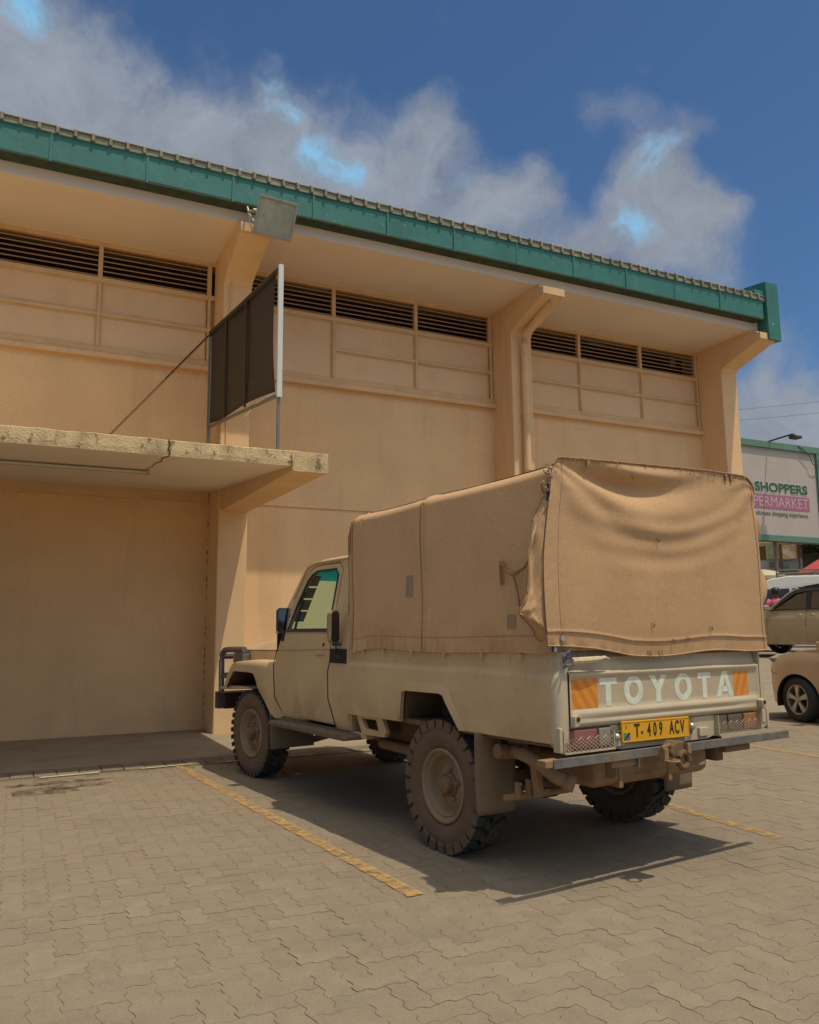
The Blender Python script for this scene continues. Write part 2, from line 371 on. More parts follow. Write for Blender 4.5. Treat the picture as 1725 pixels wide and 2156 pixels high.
# ================================================================== SETTING: ground
def ramp(x, y):
    d = math.hypot(x, y)
    t = min(max((d-13.6)/(22.3-13.6), 0), 1)
    return 0.66*t*t*(3-2*t) if y < 60 else 0.66*t
b = MB()
gx = [-300, -120, -50, -20, -8, -3]+[i*0.9 for i in range(-2, 50)]+[52, 70, 110, 200, 400, 900]
gy = [-200, -80, -30, -12, -5]+[i*0.9 for i in range(-4, 50)]+[52, 70, 110, 200, 400, 900]
G = [[b.v((x, y, ramp(x, y)-0.035)) for y in gy] for x in gx]
for i in range(len(gx)-1):
    for j in range(len(gy)-1): b.face([G[i][j], G[i+1][j], G[i+1][j+1], G[i][j+1]])
tag(b.build('ground', M['asphalt'], smooth='all'), kind='structure')

PX0, PX1, PY0, PY1 = -3.0, 13.4, -0.5, 8.66
pav = MB().box(PX0, PX1, PY0, PY1, -0.06, -0.0042).build('pavement', M['sand'])
tag(pav, kind='structure')
U = 0.1125; AMP = 0.0080; GAP = 0.0002
ZIG = [(0.0, 0.0), (0.28, 1.0), (0.42, 1.0), (0.58, -1.0), (0.72, -1.0)]
def edge_pts(i, j, hor):
    out = []
    for s, a in ZIG:
        if hor: out.append(((i+s)*U, j*U+a*AMP))
        else: out.append((i*U-a*AMP, (j+s)*U))
    return out
def paver_outline(hor):
    w, h_ = (2, 1) if hor else (1, 2)
    pts = []
    for i in range(w): pts += edge_pts(i, 0, True)
    for j in range(h_): pts += edge_pts(w, j, False)
    for i in reversed(range(w)):
        e = edge_pts(i, h_, True)+[((i+1)*U, h_*U)]; pts += e[:0:-1]
    for j in reversed(range(h_)):
        e = edge_pts(0, j, False)+[(0, (j+1)*U)]; pts += e[:0:-1]
    return pts
def paver_geo(hor, shrink):
    pts = paver_outline(hor); w, h_ = (2*U, U) if hor else (U, 2*U); cx, cy = w/2, h_/2
    n = len(pts); res = []
    for lev, (ins, z) in enumerate(((shrink, 0.0), (shrink-0.0012, -0.018))):
        for k in range(n):
            p0 = Vector(pts[k-1]); p1 = Vector(pts[k]); p2 = Vector(pts[(k+1) % n])
            t = (p2-p0).normalized(); nn = Vector((-t.y, t.x))
            q = p1+nn*ins; res.append((q.x-cx, q.y-cy, z))
    faces = [list(range(n))]+[[k, n+k, n+(k+1) % n, (k+1) % n] for k in range(n)]
    return res, faces
PG = {h_: paver_geo(h_, GAP+0.001) for h_ in (True, False)}
rng = random.Random(11)
def tint():
    t = rng.gauss(1, .024); w = rng.gauss(0, .010)
    return (t*(1+w), t, t*(1-w), 1)
variants = {}
for hor in (True, False):
    for k in range(10):
        v_, f_ = PG[hor]
        me = bpy.data.meshes.new('paver_block'); me.from_pydata(v_, [], f_); me.materials.append(M['paver'])
        a = me.color_attributes.new('tint', 'FLOAT_COLOR', 'CORNER'); c_ = tint()
        a.data.foreach_set('color', list(c_)*len(a.data))
        variants[(hor, k)] = me
blocks = []
i0, i1 = int(PX0/U), int(PX1/U); j0, j1 = int(PY0/U), int(PY1/U)
for i in range(i0, i1):
    for j in range(j0, j1):
        k = (i-j) % 4
        if k == 0 and i+2 <= i1: blocks.append(((i+1)*U, (j+.5)*U, True))
        elif k == 3 and j+2 <= j1: blocks.append(((i+.5)*U, (j+1)*U, False))
def score(x, y):
    v_ = Vector((x, y, -1.3586)); z = v_.dot(_f)
    if z < .3: return 0
    px = v_.dot(_r)/z*FPX; py = v_.dot(_d)/z*FPX
    if abs(px) > 862 or abs(py) > 1078: return 0
    return 1.0/z**3
blocks.sort(key=lambda q: -score(q[0], q[1]))
SV, SF, ST = [], [], []
for n_, (x, y, hor) in enumerate(blocks):
    dz = rng.uniform(-.0012, .0012); tx = rng.gauss(0, .0032); ty = rng.gauss(0, .0014); rz = rng.gauss(0, .004)
    dz += .004*mnoise.noise(Vector((x*.9, y*.9, 3)))
    if n_ < 300:
        o = bpy.data.objects.new('paver', variants[(hor, rng.randrange(10))]); COL.objects.link(o); o.parent = pav
        o.location = (x, y, dz); o.rotation_euler = (tx, ty, rz)
    else:
        v_, f_ = PG[hor]; base = len(SV); c_, s_ = math.cos(rz), math.sin(rz)
        for p in v_:
            SV.append((x+p[0]*c_-p[1]*s_, y+p[0]*s_+p[1]*c_, p[2]+dz-ty*p[0]+tx*p[1]))
        for f in f_: SF.append([base+q for q in f])
        ST.append((tint(), sum(len(f) for f in f_)))
me = bpy.data.meshes.new('paver_field'); me.from_pydata(SV, [], SF); me.materials.append(M['paver'])
a = me.color_attributes.new('tint', 'FLOAT_COLOR', 'CORNER'); buf = []
for c_, n_ in ST: buf += list(c_)*n_
a.data.foreach_set('color', buf)
o = bpy.data.objects.new('paver_field', me); COL.objects.link(o); o.parent = pav; tag(o, kind='stuff')

# kerb row and concrete apron along the building
apron = MB().box(-9, 13.0, 9.10, 11.70, -.05, .004).build('apron', M['concrete'], bevel=.004); tag(apron, kind='structure')
ks = MB().box(-9, 13.4, 8.66, 9.10, -.06, -.010).build('kerb_strip', M['sand']); tag(ks, kind='structure')
kme = None
for k in range(int(22.4/.205)):
    x = -9+k*.205
    if kme is None:
        b = MB().box(.004, .199, -.205, .205, -.04, 0)
        o = b.build('kerb_block', M['kerb'], ks, bevel=.004, segs=1); kme = o.data
    else:
        o = bpy.data.objects.new('kerb_block', kme); COL.objects.link(o); o.parent = ks
    o.location = (x, 8.88+rng.uniform(-.004, .004), .003+rng.uniform(-.003, .003)); o.rotation_euler = (0, 0, rng.gauss(0, .012))
# painted bay markings
def line(name, p0, p1, w, m_, z=.0062):
    p0 = Vector(p0); p1 = Vector(p1); n_ = 60; t = (p1-p0).normalized(); q = Vector((-t.y, t.x)); b = MB()
    A, B2 = [], []
    for k in range(n_+1):
        c_ = p0.lerp(p1, k/n_); wv = w/2+rng.uniform(-.006, .006)
        A.append((c_.x+q.x*wv, c_.y+q.y*wv, z)); B2.append((c_.x-q.x*wv, c_.y-q.y*wv, z))
    b.strip(A, B2); return tag(b.build(name, m_), kind='structure')
line('parking_line', (1.56, 8.62), (1.925, 3.93), .088, M['yellow'])
line('parking_line', (4.86, 8.60), (4.50, 3.86), .10, M['yellow2'])
line('parking_line', (7.75, 8.60), (7.46, 4.2), .10, M['yellow2'])
line('parking_line', (10.4, 8.60), (10.2, 4.4), .10, M['yellow2'])
line('edge_line', (.27, 8.605), (.80, 8.64), .05, M['white_line'], .0072)
line('edge_line', (1.20, 8.655), (1.70, 8.70), .035, M['white_line'], .0072)
line('edge_line', (1.95, 8.66), (3.0, 8.69), .035, M['white_line'], .0072)
line('edge_line', (3.6, 8.69), (4.7, 8.70), .045, M['white_line'], .0072)
def stain(cx, cy, rx, ry, seed):
    b = MB(); c0 = b.v((cx, cy, .0072)); ring = []
    for k in range(28):
        t = 2*math.pi*k/28; r_ = 1+.45*mnoise.noise(Vector((math.cos(t)*1.7, math.sin(t)*1.7, seed)))
        ring.append(b.v((cx+rx*r_*math.cos(t), cy+ry*r_*math.sin(t), .0072)))
    for k in range(28): b.face([c0, ring[k], ring[(k+1) % 28]])
    return tag(b.build('oil_stain', M['stain']), kind='structure')
stain(.05, 8.24, .09, .05, 1.3); stain(.45, 8.25, .38, .10, 4.1); stain(.30, 7.86, .30, .16, 7.7); stain(.52, 8.02, .28, .12, 9.2)

# ================================================================== BUILDING
BL = (2.6, 11.66, 0)
bld = empty('supermarket_building', BL, label='long beige stucco building with teal fascia, louvred vents and brackets under the eave', cat='building')
YW, YP, YF = 11.66, 11.03, 10.07
def bp(b, name, m_, **k): return b.build(name, m_, bld if 'parent' not in k else k.pop('parent'), BL, **k)
XL, XR = -7.4, 12.6
b = MB(); b.box(XL, XR, YW, YW+.25, -.05, 3.21); bp(b, 'lower_wall', M['wall'])
b = MB(); b.box(XL, XR, YW-.022, YW+.25, 3.212, 5.16); bp(b, 'upper_wall', M['wall'])
b = MB(); b.box(XL, XR, YW+.03, YW+.25, 5.16, 6.30); bp(b, 'panel_backing_wall', M['trim'])
b = MB(); b.box(XL, XR, YW-.02, YW+.25, 6.815, 7.0); bp(b, 'ring_beam', M['trim'])
b = MB(); b.box(XL, XR, YW+.55, YW+.6, 6.2, 6.95); b.box(XL, XR, YW+.2, YW+.6, 6.30, 6.305); bp(b, 'vent_void', M['dark'])
# gable end and rear, so the block is a building from the side too
b = MB(); b.box(XR-.25, XR, YW+.26, 26, -.05, 6.98); bp(b, 'gable_wall', M['wall'])
b = MB(); b.box(XL, XR, 25.8, 26.05, -.05, 6.98); bp(b, 'rear_wall', M['wall'])
bays = [(-7.0, -2.5), (-2.08, 2.42), (2.84, 7.30), (7.72, 12.18)]
for bi, (xa, xb) in enumerate(bays):
    # sill ledge
    b = MB(); b.prism([(YW-.11, 5.145), (YW-.11, 5.215), (YW+.03, 5.275), (YW+.03, 5.145)], 'x', xa+.001, xb-.001); bp(b, 'sill', M['trim'], bevel=.006)
    if bi == 0: xs = [xa, xa+1.5, xa+3.0, xb]
    elif bi == 1: xs = [xa, -.70, .80, xb-.10]
    elif bi == 2: xs = [xa, 4.325, 5.80, xb-.06]
    else: xs = [xa+.05, 9.21, 10.69, xb-.06]
    # frame: rails and mullions
    b = MB()
    for z0, z1 in ((5.235, 5.325), (5.775, 5.825), (6.27, 6.345)):
        if bi == 2 and z0 == 5.775: b.box(xs[1]+.02, xb, YW-.035, YW+.031, z0, z1)
        else: b.box(xa+.001, xb-.001, YW-.035, YW+.031, z0, z1)
    bp(b, 'frame_rail', M['trim'], bevel=.005)
    for x in xs[1:-1]+[xs[-1]+.02]:
        b = MB(); b.box(x-.022, x+.022, YW-.042, YW+.028, 5.326, 6.269); b.box(x-.03, x+.03, YW-.03, YW+.05, 6.346, 6.812)
        bp(b, 'mullion', M['trim'], bevel=.004)
    for k in range(3):
        x0, x1 = xs[k]+.024, xs[k+1]-.024
        cells = [(5.327, 5.773), (5.827, 6.268)]
        if bi == 2 and k == 0: cells = [(5.327, 6.268)]
        for (z0, z1) in cells:
            b = MB(); b.box(x0+.008, x1-.008, YW+.002+rng.uniform(0, .004), YW+.029, z0+.008, z1-.008); bp(b, 'panel', M['wall2'], bevel=.006)
            b = MB(); w_ = .018
            b.box(x0, x1, YW-.014, YW+.02, z0, z0+w_); b.box(x0, x1, YW-.014, YW+.02, z1-w_, z1)
            b.box(x0, x0+w_, YW-.013, YW+.02, z0+w_, z1-w_); b.box(x1-w_, x1, YW-.013, YW+.02, z0+w_, z1-w_); bp(b, 'beading', M['trim'])
        vt = empty('louvre_vent', Vector(((x0+x1)/2, YW, 6.58))-Vector(BL)); vt.parent = bld
        for q in range(6):
            z = 6.378+q*.075
            b = MB(); hw = (x1-x0)/2+.02
            b.prism([(-.02, -.014), (-.02, .0), (.11, .052), (.11, .038)], 'x', -hw, hw)
            o = b.build('slat', M['slat'], vt); o.location = (0, .012+rng.uniform(-.003, .003), z-6.58+rng.uniform(-.002, .002)); o.rotation_euler = (rng.gauss(0, .01), rng.gauss(0, .0012), 0)
# pilasters with haunched brackets
for x in (-7.42, -2.5, 2.42, 7.30, 12.18):
    b = MB(); b.prism([(YW+.01, -.05), (YP, -.05), (YP, 6.30), (YP-.06, 6.37), (YF+.02, 6.65), (YF+.02, 6.79), (YF+.19, 6.90), (YW+.01, 6.90)], 'x', x, x+.41)
    bp(b, 'pilaster', M['wall'], bevel=.015)
    b = MB(); b.box(x-.006, x+.416, YF-.012, YF+.10, 6.665, 6.79); bp(b, 'bracket_tip', M['trim'], bevel=.005)
# eave soffit and edge beam
b = MB(); b.prism([(YF+.20, 6.885), (YF+.20, 7.36), (YW+.3, 7.5), (YW+.3, 6.875)], 'x', -9, 12.46); bp(b, 'soffit', M['soffit'])
# fascia boards
seams = [-9, -7.8, -6.69, -5.6, -4.46, -3.36, -2.25, -1.13, .061, 1.193, 2.30, 3.433, 4.572, 5.686, 6.82, 7.926, 9.033, 10.119, 11.213, 12.325]
for x0, x1 in zip(seams, seams[1:]):
    b = MB(); dz = rng.uniform(-.006, .006); dy = rng.uniform(-.006, .006)
    b.prism([(YF+.04, 7.065+dz), (YF-.004+dy, 7.065+dz), (YF-.004+dy, 7.398+dz), (YF-.03+dy, 7.412+dz), (YF+.04, 7.415+dz)], 'x', x0+.004, x1-.004)
    bp(b, 'fascia_board', M['teal'], bevel=.004)
    b = MB(); b.box(x0-.018, x0+.018, YF-.016, YF+.0, 7.04, 7.40); bp(b, 'fascia_joint_cover', M['teal'], bevel=.003)
b = MB(); b.box(-9, 12.3, YF-.008, YF+.198, 7.035, 7.066); bp(b, 'fascia_drip_edge', mat('weathered_edge', (.05, .07, .045), .9, .3, 9), bevel=.003)
# verge board closing the right end of the roof
b = MB(); b.prism([(YF-.05, 6.66), (YF-.05, 7.80), (YF+.9, 7.92), (26.3, 8.6), (26.3, 7.4), (YW+.2, 6.86)], 'x', 12.37, 12.70); bp(b, 'verge_board', M['teal'], bevel=.012)
b = MB(); b.prism([(YF+.0, 7.48), (YF+.0, 7.62), (YF+.9, 7.84), (YF+.9, 7.60)], 'x', 12.12, 12.37); bp(b, 'verge_flashing', M['teal'], bevel=.01)
# roof tiles: the eave course, then the slope behind as one sheet of ribs
tm = None; T_W = .2045
roof = empty('roof', Vector((0, YF, 7.42))-Vector(BL)); roof.parent = bld
k = 0; x = -4.6
def tile_profile(u):
    # u in 0..1 across; barrel and pan
    if u < .14: return .022+.062*math.sin(u/.14*math.pi/2)
    if u < .42: return .084+.006*math.sin((u-.14)/.28*math.pi)
    if u < .60: return .084-.062*math.sin((u-.42)/.18*math.pi/2)
    return .022
while x < 12.2:
    if tm is None:
        b = MB()
        b.box(.034, T_W, -.004, .03, -.015, .078)                       # mortar fill under the tile
        b.prism([(-.020, .078), (-.022, .096), (.36, .096+.36*.16), (.36, .06+.36*.16), (.0, .078)], 'x', .030, T_W+.002)
        b.prism([(-.046, -.006), (-.050, .085), (-.026, .115), (.36, .115+.36*.16), (.36, -.006), (-.02, -.006)], 'x', 0, .040)
        o = b.build('roof_tile', M['tile'], roof, bevel=.007, segs=2); tm = o.data
    else:
        o0 = o; o = o0.copy(); COL.objects.link(o)
    o.location = (x, rng.uniform(-.008, .008), rng.uniform(-.003, .005)+.004); o.rotation_euler = (rng.gauss(0, .012), rng.gauss(0, .01), rng.gauss(0, .01))
    x += T_W; k += 1
b = MB()
xs_ = []; n_c = int((12.3+9)/T_W)
for q in range(n_c):
    for u in (0, .14, .42, .6): xs_.append((-9+(q+u)*T_W, tile_profile(u)))
SL = math.tan(R(9))
b.strip([(x, .30, z+.015+.30*SL) for x, z in xs_], [(x, 8.5, z+.01+8.5*SL) for x, z in xs_])
b.build('tile_field', M['tile'], roof, kind='stuff')
# downpipe on the middle pilaster
b = MB(); px, py = 7.505, YP-.085
b.tube([(px, py, 3.95), (px, py, 4.12)], .071, 16); b.tube([(px, py, 4.10), (px, py, 6.12), (px, py-.03, 6.24), (px+.005, py-.10, 6.32), (px+.03, YF+.22, 6.56), (px+.035, YF+.12, 6.60), (px+.037, YF+.07, 6.66), (px+.037, YF+.065, 6.78)], .062, 16)
b.tube([(px, py, .15), (px, py, 3.95)], .062, 16)
dp = bp(b, 'downpipe', M['trim'], smooth=True)
for z in (4.9, 5.95, 3.2, 1.6):
    b = MB(); b.tube([(px-.07, YP-.01, z), (px-.065, py, z), (px-.045, py-.05, z), (px, py-.062, z), (px+.045, py-.05, z), (px+.065, py, z), (px+.07, YP-.01, z)], .009, 6); bp(b, 'pipe_clip', M['trim'])
# entrance canopy on the left
YC = 7.82
b = MB(); n_ = 90
def top_wob(x): return 3.185+.012*mnoise.noise(Vector((x*5, 1, 0)))+.007*mnoise.noise(Vector((x*19, 1, 0)))
sec = []
for k in range(n_+1):
    x = -7.0+(2.835+7.0)*k/n_; zt = top_wob(x); yo = YC+.006*mnoise.noise(Vector((x*7, 5, 0)))
    sec.append([(x, YW+.02, 3.345), (x, yo, 3.028), (x, yo-.004, 3.08), (x, yo, zt-.006), (x, yo+.03, zt+.006), (x, YC+.5, 3.23), (x, YW+.02, 3.48)])
rows = [[b.v(p) for p in s_] for s_ in sec]
for A, B2 in zip(rows, rows[1:]):
    for q in range(len(A)):
        f_ = b.face([A[q], B2[q], B2[(q+1) % len(A)], A[(q+1) % len(A)]])
        if f_: f_.material_index = 1 if q == 0 else 0
b.face(rows[0]); b.face(rows[-1][::-1])
can = bp(b, 'canopy_slab', [M['canopy_edge'], M['canopy_soffit']])
b = MB(); b.prism([(YC-.012, 2.975), (YC-.012, 3.17), (YC+.3, 3.19), (YW+.01, 3.33), (YW+.01, 3.01)], 'x', 2.455, 2.842); bp(b, 'canopy_beam', [M['wall']], bevel=.012)
b = MB(); b.box(2.452, 2.846, YC-.020, YC-.008, 2.970, 3.182); bp(b, 'beam_end', M['canopy_edge'], bevel=.005)
b = MB(); b.prism([(YC+.05, 3.0), (YC+.05, 3.03), (YW, 3.33), (YW, 3.01)], 'x', -2.5, -2.12); bp(b, 'canopy_beam', [M['wall']])
b = MB(); b.box(-7, 2.40, YW-.045, YW+.01, 3.20, 3.345); bp(b, 'lintel', M['trim'], bevel=.006)
# crack running round the canopy edge and soffit
b = MB(); pts = [(1.222, YC-.009, 3.185), (1.235, YC-.010, 3.13), (1.215, YC-.010, 3.10), (1.238, YC-.010, 3.07), (1.232, YC-.010, 3.03)]
b.tube(pts, .006, 5); b.tube([(1.232, YC, 3.026), (1.20, YC+.22, 3.043), (1.23, YC+.45, 3.062), (1.20, YC+.7, 3.084), (1.22, YC+1.0, 3.11), (1.19, YC+1.3, 3.135)], .005, 5); bp(b, 'crack', M['dark'])
# crumbling joint up the re-entrant corner
b = MB()
z = .05
while z < 2.95:
    l_ = rng.uniform(.02, .08)
    if rng.random() < .6: b.box(2.410+rng.uniform(0, .004), 2.4195, YW-.012, YW+.001, z, z+l_)
    z += l_+rng.uniform(.03, .07)
bp(b, 'joint_crumbs', mat('joint_crack', (.20, .12, .065), .95), kind='stuff')
# conduit on the left bracket
b = MB(); b.tube([(2.50, YF+.01, 6.80), (2.52, YF+.05, 6.70), (2.56, YP-.35, 6.50), (2.52, YP-.03, 6.36), (2.50, YP-.012, 6.2), (2.515, YP-.012, 5.9), (2.49, YP-.012, 5.6), (2.50, YP-.012, 5.2), (2.495, YP-.012, 4.6), (2.5, YP-.012, 3.6)], .008, 6); bp(b, 'cable', M['trim'])

# ------------------------------------------------------------------ fluorescent batten under the canopy
lt = empty('strip_light', (0.2, 9.2, 3.10), label='long fluorescent batten light fixed under the entrance canopy', cat='strip light')
M['enamel'] = mat('aged_enamel', (.50, .42, .31), .6, .12, 3, dirt=[((.25, .18, .12), 12, .55, .75, .5, (1, 1, 1))])
MB().box(-1.1, 1.04, -.06, .06, .03, .066).build('housing', M['enamel'], lt, bevel=.006)
MB().box(-1.1, 1.04, -.02, -.012, -.012, .03).build('reflector_rib', M['enamel'], lt)
b = MB(); b.tube([(-1.05, -.05, .005), (1.0, -.05, .005)], .016, 10); b.build('tube', mat('tube_glass', (.62, .58, .48), .3, .03), lt, smooth=True)
for x in (-1.07, 1.02): MB().box(x-.02, x+.02, -.066, -.03, -.018, .032).build('tube_holder', M['enamel'], lt)
MB().box(-.9, .9, -.055, .055, .066, .095).build('mounting_rail', M['enamel'], lt)

# ------------------------------------------------------------------ floodlight at the eave
fl = empty('floodlight', (2.53, 9.92, 6.93), label='square metal floodlight hanging below the teal fascia on the left bracket', cat='floodlight')
M['alu'] = mat('weathered_aluminium', (.36, .345, .29), .5, .12, 6, metal=.35, dirt=[((.20, .16, .11), 7, .5, .75, .5, (1, 1, 1))])
M['lens'] = glass('dusty_lens', (.42, .45, .36), .06, .25)
M['lens_dust'] = mat('floodlight_lens', (.36, .37, .30), .3, .18, 6)
hd = empty('lamp_head', (.30, -.02, -.10), 0); hd.parent = fl; hd.rotation_euler = (R(20), R(8), R(-8))
def fr(z0, z1, y0, y1, w): pass
b = MB()
# tapered housing: front face (towards -y) larger
fz, bz = .235, .12
F = [(-.25, -.10, -fz), (.25, -.10, -fz), (.25, -.10, fz), (-.25, -.10, fz)]; Bk = [(-.16, .14, -bz), (.16, .14, -bz), (.16, .14, bz), (-.16, .14, bz)]
fv = [b.v(p) for p in F]; bv = [b.v(p) for p in Bk]; b.face(bv)
for k in range(4): b.face([fv[k], fv[(k+1) % 4], bv[(k+1) % 4], bv[k]])
b.build('housing', M['alu'], hd, bevel=.01)
b = MB()
for (x0, x1, z0, z1) in ((-.262, .262, fz-.018, fz+.012), (-.262, .262, -fz-.012, -fz+.018), (-.262, -.232, -fz+.018, fz-.018), (.232, .262, -fz+.018, fz-.018)): b.box(x0, x1, -.125, -.095, z0, z1)
b.build('front_frame', M['alu'], hd, bevel=.004)
MB().box(-.232, .232, -.112, -.106, -fz+.016, fz-.016).build('lens', M['lens_dust'], hd)
MB().box(-.20, .20, -.108, -.1075, -.02, .03).build('burner_strip', mat('lamp_burner', (.36, .34, .24), .4), hd)  # thin tan strip across the middle of the lens
b = MB(); b.tube([(-.03, .05, -.03), (.05, -.05, -.06)], .022, 10); b.tube([(-.045, .10, .06), (-.03, .03, -.08), (.02, -.04, -.22)], .012, 8); b.tube([(-.045, .12, .06), (-.06, .02, -.04), (.0, 0, -.34), (.10, -.03, -.38)], .007, 6)
b.build('bracket_arm', M['alu'], fl, smooth=True)
b = MB(); b.lathe([(-.03, .03), (.03, .034), (.05, .02)], (.03, -.02, -.04), 'x', 12); b.build('pivot', M['alu'], fl, smooth=True)

# ------------------------------------------------------------------ banner frame on the canopy
A0 = Vector((2.285, 11.15, 4.22)); A1 = Vector((2.285, 11.15, 5.58)); B0 = Vector((2.335, 7.98, 3.84)); B1 = Vector((2.335, 7.98, 5.21))
bn = empty('banner_frame', (2.31, 9.5, 3.2), label='dark banner stretched in a metal frame standing on the canopy, seen from behind', cat='banner')
M['steel_white'] = mat('white_painted_steel', (.62, .66, .62), .5, .06, 8)
M['steel_grey'] = mat('grey_steel', (.20, .19, .17), .5, .1, 8, metal=.5)
M['batten'] = mat('brown_batten', (.075, .04, .025), .7, .1, 8)
M['banner'] = mat('banner_fabric', (.062, .045, .026), .85, .10, 2.5, .3, 220)
M['rust'] = mat('rusty_rod', (.20, .085, .035), .9, .2, 20)
OB = (2.31, 9.5, 3.2)
def pb(b, name, m_, **k): return b.build(name, m_, bn, OB, **k)
def cloth(u, v):    # u along wall->street, v up
    p = A0.lerp(B0, u).lerp(A1.lerp(B1, u), v)
    pull = .10*math.exp(-((u-1)/.03)**2)*0 + .018*math.sin(math.pi*v)*math.sin(math.pi*u)
    edge = 1-.035*math.exp(-((1-u)/.06)**2)*(math.sin(math.pi*v)**.7)
    p = A0.lerp(B0, u*edge).lerp(A1.lerp(B1, u*edge), v)
    z = -.025*math.sin(math.pi*u*2.2)*(1-v)*.8
    return (p.x+pull+.006*math.sin(9*u+3*v), p.y, p.z+z)
b = MB(); b.grid(lambda u, v: cloth(.01+.97*u, .02+.96*v), 30, 16); pb(b, 'fabric', M['banner'], smooth='all', thick=.003)
b = MB(); b.tube([tuple(A1+Vector((-.01, 0, .0))), tuple(A1.lerp(B1, .5)+Vector((-.01, 0, -.02))), tuple(B1+Vector((-.01, 0, -.02)))], .03, 10); pb(b, 'rolled_hem', M['banner'], smooth=True)
for u in (.30, .62):
    b = MB(); p, q = A0.lerp(B0, u), A1.lerp(B1, u); b.box(-.012, .012, -.02, .02, 0, (q-p).length); 
    for v_ in b.bm.verts: v_.co = Vector((v_.co.x-.02, v_.co.y, v_.co.z))+p
    pb(b, 'batten', M['batten'])
b = MB(); b.box(B0.x-.012, B0.x+.036, B0.y-.045, B0.y-.005, B0.z-.06, B1.z+.04); b.box(B0.x+.033, B0.x+.042, B0.y-.045, B0.y+.05, B0.z-.06, B1.z+.04); pb(b, 'front_upright', M['steel_white'], bevel=.003)
b = MB(); b.box(B0.x, B0.x+.03, B0.y-.02, B0.y+.01, 3.18, B0.z-.05); pb(b, 'post', M['steel_grey'])
b = MB(); b.box(A0.x-.02, A0.x+.02, A0.y-.0, A0.y+.04, 3.42, A0.z); pb(b, 'post', M['steel_grey'])
b = MB(); b.box(A0.x-.025, A0.x+.015, A0.y+.0, A0.y+.04, A0.z-.02, A1.z+.02); pb(b, 'rear_upright', M['steel_grey'], bevel=.003)
b = MB(); b.tube([tuple(A0+Vector((0, 0, -.02))), tuple(B0+Vector((0, 0, -.04)))], .022, 6); pb(b, 'bottom_rail', M['steel_grey'])
b = MB(); b.tube([tuple(A1+Vector((.02, 0, .0))), tuple(B1+Vector((.02, 0, .02)))], .018, 6); pb(b, 'top_rail', M['steel_grey'])
b = MB(); P1 = A1+Vector((-.02, 0, -.02)); P2 = Vector((.60, 10.35, 3.39)); b.tube([tuple(P1), tuple(P2)], .014, 8); pb(b, 'stay_rod', M['rust'])
b = MB(); b.tube([(B0.x+.03, B0.y, 3.86), (B0.x-.02, B0.y+.7, 3.90), (B0.x, B0.y+1.0, 3.93), (B0.x-.01, B0.y+1.3, 3.90)], .012, 6); pb(b, 'loose_cord', M['steel_white'])

# ================================================================== PICKUP TRUCK
TX0, TY0, TYAW = 3.266, 4.6765, 0.1205
tr = empty('pickup_truck', (TX0, TY0, 0), TYAW, label='dusty beige pickup truck with a brown canvas canopy, parked nose to the building', cat='pickup truck')
DUST = (.30, .195, .105)
M['paint'] = mat('dusty_beige_paint', (.63, .455, .25), .42, .07, 1.4, .05, 60, coords='Object', spec=.5, dirt=[((.44, .28, .155), 1.8, .44, .72, .5, (1, 1, 1)), ((.24, .13, .065), 46, .625, .68, .6, (1, 1, .22)), ((.60, .47, .30), 5, .60, .75, .5, (1, 1, .5))], streak=((.33, .18, .085), 2, 1.0, .68, .55, 5.0), speck=(.05, 80))
M['paint2'] = mat('rear_beige_paint', (.50, .42, .285), .45, .06, 1.4, .05, 60, coords='Object', dirt=[((.33, .22, .12), 3, .5, .8, .5, (1, 1, 1)), ((.17, .09, .05), 40, .70, .78, .4, (1, 1, 1))])
M['paint_dark'] = mat('paint_shadow_line', (.30, .22, .13), .6, .05, 5)
M['canvas'] = mat('brown_canvas', (.50, .315, .165), .95, .07, 2.0, .5, 420, coords='Object', dirt=[((.40, .24, .13), 1.7, .52, .8, .5, (1, 1, .6)), ((.58, .38, .23), 5, .6, .8, .35, (1, 1, 1))], streak=((.34, .18, .085), 2, 1.40, 1.18, .6, 5.0), bdist=.002, speck=(.12, 90))
M['canvas_l'] = mat('canvas_side', (.59, .37, .19), .95, .06, 1.8, .5, 420, coords='Object', dirt=[((.40, .235, .12), 1.5, .5, .8, .5, (1, 1, .7)), ((.60, .41, .25), 3, .58, .8, .35, (1, 1, 1))], streak=((.40, .21, .095), 2, 1.45, 1.18, .75, 4.0), bdist=.002, speck=(.12, 90))
M['canvas_edge'] = mat('canvas_piping', (.30, .18, .09), .95, .25, 30)
M['patch'] = mat('canvas_patch', (.33, .25, .16), .95, .12, 20, .4, 300)
M['tyre'] = mat('tyre_rubber', (.045, .045, .042), .8, .2, 6, .3, 90, coords='Object', dirt=[((.17, .11, .06), 3.5, .45, .7, .8, (1, 1, 1))])
M['tyre_wall'] = mat('dusty_sidewall', (.145, .098, .058), .9, .15, 6, .3, 90, coords='Object', dirt=[((.07, .055, .04), 4, .5, .75, .6, (1, 1, 1))])
M['rim'] = mat('dusty_steel_rim', (.27, .20, .125), .75, .12, 6, .2, 60, coords='Object', dirt=[((.28, .15, .065), 5, .45, .7, .6, (1, 1, 1))])
M['hub'] = mat('rusty_hub', (.20, .12, .06), .85, .2, 20, .3, 60, coords='Object')
M['chassis'] = mat('dusty_chassis', (.17, .105, .055), .95, .2, 6, .3, 60, coords='Object', dirt=[((.05, .035, .022), 4, .5, .75, .7, (1, 1, 1))])
M['chassis_l'] = mat('dust_caked_steel', (.27, .165, .085), .95, .15, 6, .3, 60, coords='Object')
M['flap'] = mat('dusty_rubber_flap', (.20, .145, .085), .9, .1, 5, .2, 40, coords='Object')
M['black'] = mat('black_trim', (.03, .028, .025), .5, .1, 8)
M['grille'] = mat('slate_plastic', (.045, .05, .055), .6, .1, 8)
